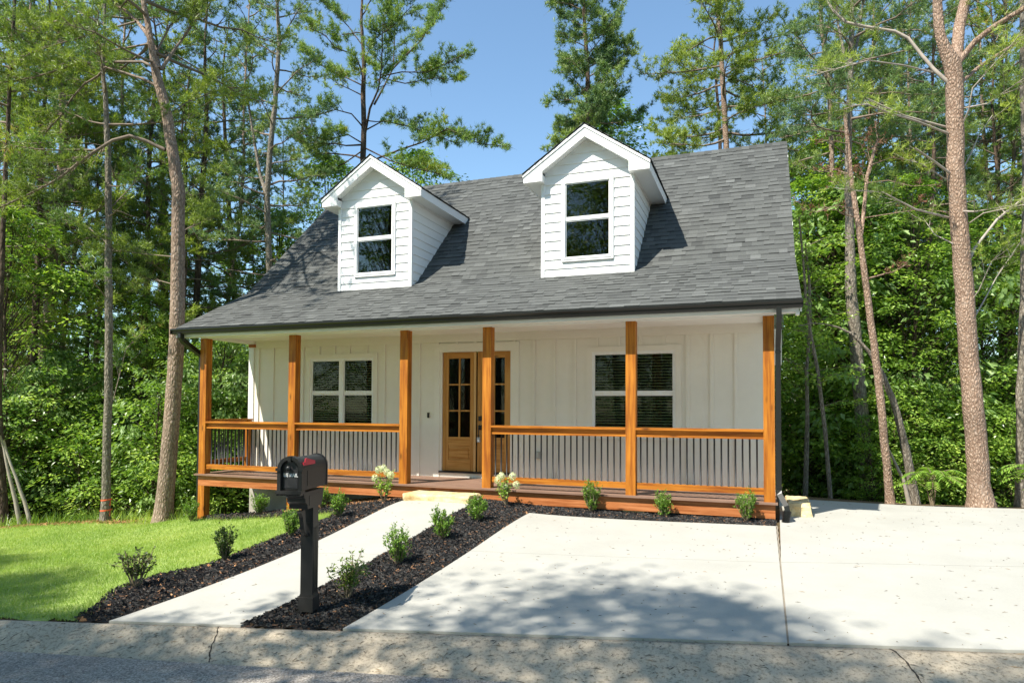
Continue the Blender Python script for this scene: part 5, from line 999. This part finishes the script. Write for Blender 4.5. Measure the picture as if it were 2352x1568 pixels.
def grounded(tr,top=None,rt=.02):
    """trunk down to the soil and up to its real height"""
    tr=[tuple(q) for q in tr]; x,y,z,r=tr[0]; x2,y2,z2,_=tr[min(2,len(tr)-1)]; gz_=g(x,y)
    if z>gz_+.05:
        k=(x-x2)/(z-z2) if abs(z-z2)>.1 else 0; kx=(x2-x)/(z2-z); ky=(y2-y)/(z2-z); zz=gz_-.15; tr=[(x-kx*(z-zz)*.6,y-ky*(z-zz)*.6,zz,r*1.2)]+tr
    else: tr=[(x,y,z-.25,r*1.08)]+tr
    if top:
        x,y,z,r=tr[-1]; tr.append((x+.1,y,(z+top)/2,r*.65)); tr.append((x+.15,y+.1,top,rt))
    return tr
def keyed(k,label,cat,barkm,need,top,z0,z1,n,L0,L1,nb,l0,seed,dead=0,size=.10,nbl=11,wid=.010,lb=9,ll=.75,e0=-5,e1=40,brm=None,name='pine_tree',dens=1.,lim_s0=.3,fork=0,**kw):
    tr,lim=TR[k]; T=grounded(tr,top); s=Pine(seed)
    for li,l in enumerate(lim):
        if li<fork: s.branchlets(np.array([q[:3] for q in l]),.02,6,.7,.5); continue
        P=np.array([q[:3] for q in l]); L=along(P,0)[1]
        P[1:-1]+=s.rg.normal(0,.012,P[1:-1].shape)
        r0,r1=l[0][3],l[-1][3]
        if lb: s.limb(P,max(r0,.006),max(3,int(lb*L/2)),ll,7,max(r1,.003),lim_s0,dens)
        else: s.wood.tube(P,np.linspace(max(r0,.006),max(r1,.003),len(P)),6,.5,cap=False)
    if n: s.auto(T,z0,z1,n,L0,L1,nb,l0,e0,e1,dead,dens,**kw)
    b=T[0]; return s.done(name,label,cat,(b[0],b[1],g(b[0],b[1])),T,barkm,need,size,nbl,wid,brm=brm,extra=lim[:fork])
keyed('A','big pinkish-barked pine with long arching limbs, at the lawn edge just left of the porch','pine',BARKP,NEEDY,17,7.6,16,32,2.8,1.4,12,.8,1,dead=0,size=.10,lb=16,ll=.8,nbl=12,fork=1)
keyed('B','thin straight pine at the lawn edge with two orange ribbons round its foot','pine',BARKG,NEED,14,4.6,13.5,26,1.8,.8,9,.6,2,dead=3)
keyed('C','forked pine in the left woods behind the thin ribboned trunk','pine',BARKP,NEED,16,5.4,15.5,36,2.6,1.2,12,.75,3,dead=4,fork=1)
keyed('D','slim distant pine trunk between the ribboned trunk and the big pine','pine',BARKD,NEED,13,4.5,12.5,30,2.2,1,10,.7,4,dead=3,wid=.014)
keyed('E','pair of dark close-set trunks right behind the big pine','pine',BARKD,NEEDB,15,5,14.5,34,2.4,1.0,10,.7,5,dead=4,wid=.014,fork=1)
keyed('F','brown-trunked pine just right of the big pine, above the left roof slope','pine',BARKD,NEEDB,16,3.6,15,36,2.6,1.2,12,.75,6,dead=3,wid=.013)
keyed('G','bent two-stemmed pine rising behind the left end of the roof','pine',BARKG,NEEDB,15,4.2,14.5,38,2.3,1.0,11,.7,7,dead=4,wid=.012,fork=1)
keyed('H','spreading open-crowned pine behind the left dormer','pine',BARKD,NEED,16.5,9.5,16,8,2.4,1.2,12,.8,8,size=.13,wid=.013,lb=15,ll=.95,lim_s0=.35,brm=BARKD,dens=1.15)
keyed('I','dense narrow dark pine standing behind the right dormer','pine',BARKD,NEEDB,17,8.6,16.4,52,2.0,1.0,13,.72,9,size=.13,wid=.015,e0=0,e1=45,s0=.15,lb=12,ll=.6,dens=1.5)
keyed('J','tall reddish-trunked pine with drooping layered boughs behind the right part of the roof','pine',BARKR,NEEDY,18,7.6,17.5,58,3.0,1.6,15,.85,10,size=.13,wid=.013,e0=-14,e1=25,s0=.2,dens=1.15)
keyed('K','dark slim trunk close behind the reddish pine above the roof','pine',BARKD,NEED,16,10,15.5,18,2,1,10,.7,11,dead=3,wid=.015)
keyed('L','slim pine with a pale trunk above the right rake of the roof','pine',BARKP,NEEDB,14,5.8,13.5,32,2.0,1.0,11,.7,12,dead=3,size=.12,wid=.011)
keyed('M','thick scaly pine trunk in the right woods, behind the leaning reddish one','pine',BARKG,NEEDB,15,6.6,14.5,34,2.2,1.1,11,.75,13,dead=2,size=.12,lb=10,wid=.011,fork=2)
keyed('N','leaning reddish pine with a dead broken top at the far edge of the pad','dead pine',BARKR,DEADN,None,3.0,5.5,2,.8,.5,4,.3,14,lb=3,ll=.3,size=.07,nbl=6,brm=BARKR,dens=.9,name='dead_pine',fork=1)
keyed('O','curved grey trunk bowing left over the far edge of the pad','bowed tree',BARKG,LEAF,None,2,3,0,1,.6,5,.4,15,lb=0,name='bowed_tree')
keyed('P','short broken whitish stem between the curved grey trunk and the leaning pine','broken tree',BRLIGHT,LEAF,None,2,3,0,1,.6,5,.4,16,lb=0,name='broken_tree')
keyed('S','dark leaning trunk in the shade left of the big right-hand pine','tree',BARKD,NEEDB,14,6,13.5,28,2,1,10,.7,17,dead=3,name='pine_tree')
keyed('T','massive reddish-barked forked pine at the right edge of the pad','pine',BARKR,NEEDY,15,8.6,14.5,8,2.2,1.2,11,.8,18,lb=7,ll=.5,size=.11,nbl=12,wid=.007,lim_s0=.45,brm=BRLIGHT,fork=3)
keyed('U','grey trunk cut by the right edge of the picture','tree',BARKG,NEEDY,14,6.5,13,14,2.0,1,10,.7,19,dead=2)
keyed('W1','thin bare pole leaning left at the far left of the lawn edge','sapling',BRLIGHT,LEAF,None,0,1,0,1,1,1,1,20,lb=0,name='bare_sapling')
keyed('W2','second thin bare pole leaning left, right of the first','sapling',BRLIGHT,LEAF,None,0,1,0,1,1,1,1,21,lb=0,name='bare_sapling')
keyed('W3','trunk cut by the left edge of the picture at the lawn edge','tree',BARKD,NEED,12,6,11.5,14,2,1,9,.7,22,dead=2)
keyed('X','pine in the far left woods with a dark trunk','pine',BARKD,NEED,14,4,13.5,34,2.4,1.1,11,.75,23,dead=3,wid=.013)
keyed('Y','pine in the woods above the porch eave, right of the brown-trunked one','pine',BARKD,NEEDB,15,4.2,14.5,40,2.6,1.1,12,.75,24,dead=3,wid=.014)
keyed('Z','pine seen through the fork side of the woods right of the big right-hand pine','pine',BARKD,NEEDB,14,4.6,13.5,34,2.4,1.1,11,.75,25,dead=3,wid=.013)
# needle sprays growing low on the big right-hand pine's neighbours
# ---- prototypes that are copied through the woods
def leafy(seed,h,w,nclu,lpc,mat,lo=.12,leaf=.085,trunk_r=.05,spray=.33,name='leafy_tree',bare=.0,barkm=BARKD,droop=.25,irr=.25):
    r=random.Random(seed); rg=np.random.default_rng(seed)
    wd=MB(); T=[(0,0,-.25)]; x=y=0
    for k in range(7): x+=r.gauss(0,.05)*h/6; y+=r.gauss(0,.05)*h/6; T.append((x,y,h*.92*(k+1)/7))
    T=np.array(T); wd.tube(T,np.linspace(trunk_r,.012,8),8,cap=False)
    C=[];D=[];A=[];U=[]
    for i in range(nclu):
        t=lo+(1-lo)*r.random()**.9; an=r.random()*6.283; prof=math.sin(min(1,max(0,(t-lo*.5)/(1-lo*.5)))**.75*math.pi)**.6
        ex=w*prof*r.uniform(.35,1.0)**.7*(1+irr*math.sin(an*3+seed+t*4))*(1+irr*r.gauss(0,.3)); z=h*t
        p0,_=along(T,min(.95,max(.05,t-.12-ex*.03))); c=np.array([x*t+math.cos(an)*ex,y*t+math.sin(an)*ex,z])
        if r.random()<.6: wd.tube([p0,(p0+c)/2+[0,0,.06*ex],c],[.004+.006*ex,.006,.003],3,cap=False)
        out=np.array([math.cos(an),math.sin(an),0]); n=int(lpc*r.uniform(.6,1.3)); sp=spray*r.uniform(.6,1.3)
        q=rg.normal(0,1,(n,3))*[sp*.5,sp*.5,sp*.16]; q[:,2]-=droop*(np.hypot(q[:,0],q[:,1])**2)/sp
        til=rg.normal(0,.22,2); q[:,2]+=q[:,0]*til[0]+q[:,1]*til[1]
        C.append(c+q); dd=q*[1.6,1.6,.3]/sp+out*.5+rg.normal(0,.35,(n,3))*[1,1,.5]-[0,0,droop]; D.append(dd); U.append(rg.normal(0,.35,(n,3))+[0,0,1]); A.append(np.clip(rg.normal(.45,.16,n)+r.gauss(0,.16),0,1))
    C=np.concatenate(C);D=np.concatenate(D);U=np.concatenate(U);A=np.concatenate(A); n=len(C)
    v,f=leafquads(C,D,U,leaf*rg.uniform(.65,1.25,n),leaf*.5*rg.uniform(.8,1.25,n))
    t=thing(name,'prototype','tree',(0,0,-50)); 
    o=build('trunk',wd,barkm,None,smooth=True,local=True); o.parent=t
    o=build('crown',MB().add(v,f,A),mat,None,local=True); o.parent=t
    return t
def pineproto(seed,h,z0,n,L0,L1,need,nb=11,barkm=BARKD,r0=.10,wid=.015,dens=1.1):
    s=Pine(seed); r=s.r; T=[(0,0,-.3,r0*1.1)]; x=y=0
    for k in range(9): x+=r.gauss(0,.10); y+=r.gauss(0,.10); T.append((x,y,h*(k+1)/9,r0*(1-.85*(k+1)/9)))
    s.auto([q[:3] for q in T],z0,h*.985,n,L0,L1,nb,.75,-8,42,3,dens)
    return s.done('pine_tree','prototype','pine',(0,0,0),T,barkm,need,.115,10,wid)
LT=[leafy(51,7.5,2.2,240,46,LEAF,.10,.11,.06),leafy(52,9.5,2.5,290,46,LEAF,.16,.11,.07),leafy(53,5.5,2.0,190,46,LEAF,.04,.10,.045),leafy(54,4.6,1.8,170,48,LEAFP,.03,.12,.04,droop=.6)]
BU=[leafy(61,2.9,1.3,95,40,LEAF,.0,.10,.03,name='woodland_bush',irr=.6),leafy(62,1.8,1.2,70,40,LEAF,.0,.09,.02,name='woodland_bush',irr=.6),leafy(63,3.4,1.3,100,40,LEAFP,.0,.12,.03,droop=.7,name='woodland_bush',irr=.6)]
PP=[pineproto(71,15,5,36,2.6,1.0,NEED),pineproto(72,17,6,40,2.7,1.1,NEEDB,barkm=BARKP),pineproto(73,13,3.5,36,2.4,1.0,NEEDY)]
used=set()
def put(p,x,y,sc,label,group,cat,rz=None,z=None):
    rz=R.random()*6.28 if rz is None else rz; loc=(x,y,(g(x,y) if z is None else z))
    if id(p) not in used:
        used.add(id(p)); p.location=loc; p.rotation_euler=(0,0,rz); p.scale=(sc,)*3; p['label']=label; p['group']=group; p['category']=cat; return p
    return copy_tree(p,loc,rz,sc,label,group,cat)
CX,CY=8.404,-9.413
def at(u,dep):          # ground position in the direction of azimuth column u (in metres from the camera)
    a=(u-1176)/1542.1; d=np.array([-math.sin(ya_)+math.cos(ya_)*a,math.cos(ya_)+math.sin(ya_)*a]); return CX+d[0]*dep,CY+d[1]*dep
KD={0:'leafy tree',1:'tall leafy tree',2:'low leafy tree',3:'pale-leaved drooping tree'}; KB={0:'leafy bush',1:'low leafy bush',2:'tall pale-leaved bush'}; KP={0:'mid-green pine',1:'blue-green pine',2:'short yellow-green pine'}
MARK=[(-60,'past the left edge of the lawn'),(90,'at the far left of the woods'),(200,'left of the ribboned pine'),(290,'behind the ribboned pine'),(360,'between the ribboned pine and the big pine'),(440,'behind the big left pine'),(530,'behind the left porch corner'),(700,'behind the left end of the house'),(1100,'behind the left dormer'),(1500,'behind the right dormer'),(1820,'behind the right end of the roof'),(1900,'just right of the porch corner'),(1975,'left of the leaning reddish pine'),(2060,'behind the leaning reddish pine'),(2150,'right of the bowed grey trunk'),(2230,'just left of the big right-hand pine'),(2320,'just right of the big right-hand pine'),(9999,'at the far right edge of the woods')]
def plab(kind,u,dp,n,f):
    return ('near ' if dp<n else ('middle-distance ' if dp<f else 'far '))+kind+' '+next(m for q,m in MARK if u<q)
KM={k:'crown of a '+v for k,v in KD.items()}
for lst,KK,pr,gr,cat,n,f in ((LEFT_LEAFY,KD,LT,'broad-leaved trees in the left woods','tree',18,24),(RIGHT_LEAFY,KD,LT,'broad-leaved trees in the right woods','tree',17,23),(MID_LEAFY,KM,LT,'broad-leaved trees behind the house','tree',20,26),(LEFT_BUSH,KB,BU,'bushes at the foot of the left woods','bush',14.3,16),(RIGHT_BUSH,KB,BU,'bushes at the foot of the right woods','bush',14.3,16.5),(LEFT_PINE,KP,PP,'background pines on the left','pine',20.5,27),(RIGHT_PINE,KP,PP,'background pines on the right','pine',20.5,27)):
    lab=[plab(KK[k],u,dp,n,f) for u,dp,k,sc in lst]
    for i,(u,dp,k,sc) in enumerate(lst):
        l=lab[i]; same=sorted([j for j in range(len(lst)) if lab[j]==l],key=lambda j:lst[j][0]); o=same.index(i); n_=len(same)
        if n_==2: l=('nearer of two: ' if dp==min(lst[j][1] for j in same) else 'farther of two: ')+l
        elif n_>2: l=('leftmost of several: ' if o==0 else 'rightmost of several: ' if o==n_-1 else ('second','third','fourth','fifth')[o-1]+' from left: ')+l
        x,y=at(u,dp); put(pr[k],x,y,sc,l,gr,cat)
# slender stems right of the porch
for k,lab in (('Q','slender whitish trunk just right of the porch corner'),('R','slender grey-brown trunk, second from the porch corner')):
    T=grounded(TR[k][0]); t=thing('slender_tree',lab,'tree',T[0][:3]); build('trunk',MB().tube([q[:3] for q in T],[q[3] for q in T],9),BARKG,t,smooth=True)
    rg=np.random.default_rng(ord(k)); C=[];D=[]
    wd=MB()
    for i in range(26):
        s_=rg.uniform(.35,1); p,_=along(np.array([q[:3] for q in T]),s_); a=rg.uniform(0,6.28); L=rg.uniform(.4,1.1); e_=p+np.array([math.cos(a)*L,math.sin(a)*L,rg.uniform(0,.35)]); wd.tube([p,(p+e_)/2+[0,0,.05],e_],[.008,.005,.002],3,cap=False)
        q=p+(e_-p)*rg.uniform(.3,1.1,(38,1))+rg.normal(0,.12,(38,3))*[1,1,.3]; C.append(q); D.append(rg.normal(0,1,(38,3))*[1,1,.4]+[0,0,-.2])
    C=np.concatenate(C);D=np.concatenate(D); v,f=leafquads(C,D,rg.normal(0,.3,(len(C),3))+[0,0,1],.10*rg.uniform(.7,1.2,len(C)),.05*rg.uniform(.8,1.2,len(C)))
    build('branches',wd,BRANCH,t); build('crown',MB().add(v,f,np.clip(rg.normal(.55,.2,len(C)),0,1)),LEAF,t)
# bright fern-like sumac plants by the big right-hand pine
def sumac(x,y,h,w,seed,lab):
    rg=np.random.default_rng(seed); t=thing('sumac_plant',lab,'plant',(x,y,g(x,y))); wd=MB(); C=[];D=[];U=[]
    for i in range(26):
        a=rg.uniform(0,6.28); L=w*rg.uniform(.5,1); z0=h*rg.uniform(.35,.8); P=np.array([(math.cos(a)*L*s*.9,math.sin(a)*L*s*.9,z0+h*.32*math.sin(s*2.2)-.1*s) for s in np.linspace(0,1,14)]); wd.tube(P,np.linspace(.005,.002,14),3,cap=False)
        d=np.gradient(P,axis=0); d/=np.linalg.norm(d,axis=1)[:,None]
        for j in range(2,14):
            for sg in (-1,1):
                s=np.cross(d[j],[0,0,1])*sg; C.append(P[j]); D.append(s+d[j]*.45-[0,0,.15]); U.append((0,0,1))
    for i in range(6): wd.tube([(0,0,-.1),(rg.normal(0,.08),rg.normal(0,.08),h*.7)],[.012,.006],5,cap=False)
    n=len(C); v,f=leafquads(np.array(C),np.array(D),np.array(U,float),.13*rg.uniform(.7,1.1,n),.034*rg.uniform(.8,1.2,n))
    o=build('stems',wd,STEM,None,local=True); o.parent=t; o=build('foliage',MB().add(v,f,rg.uniform(.4,1,n)),BOX,None,local=True); o.parent=t
sumac(11.0,3.35,.62,.62,1,'bright green feathery plant at the pad edge left of the big right-hand pine'); sumac(12.45,3.3,.72,.6,2,'bright green feathery plant at the pad edge right of the big right-hand pine')
# far woods closing the view: one mass
def farwoods():
    rg=np.random.default_rng(9); C=[];D=[];A=[]
    for i in range(2600):
        u=rg.uniform(-900,3300); dp=rg.uniform(27,46); x,y=at(u,dp)
        if y<-6: continue
        top=FARTOP(u)*rg.uniform(.85,1.1); z0=g(x,y); z=z0+(top-z0)*rg.random()**.8; n=26; sp=rg.uniform(.5,1.0)
        q=rg.normal(0,1,(n,3))*[sp,sp,sp*.45]; C.append(np.array([x,y,z])+q); D.append(rg.normal(0,1,(n,3))*[1,1,.6]-[0,0,.2]); A.append(np.clip(rg.normal(.45,.15,n)+rg.normal(0,.18),0,1))
    C=np.concatenate(C);D=np.concatenate(D);A=np.concatenate(A);n=len(C); v,f=leafquads(C,D,rg.normal(0,.5,(n,3))+[0,0,1],rg.uniform(.22,.42,n),rg.uniform(.12,.24,n))
    build('far_woods',MB().add(v,f,A),LEAF,kind='stuff',label='far-off leafy woods closing the gaps between the nearer trees',category='woods')
farwoods()
# trees on the camera's side of the street: they shade the foreground and show in the window glass
SH=leafy(81,15,3.0,230,46,LEAF,.52,.14,.16,name='street_tree',spray=.5)
for x,y,p,sc,rz in STREET_TREES:
    put(SH if p==4 else LT[p-1],x,y,sc,'tree across the street behind the viewer','trees across the street','tree',rz)
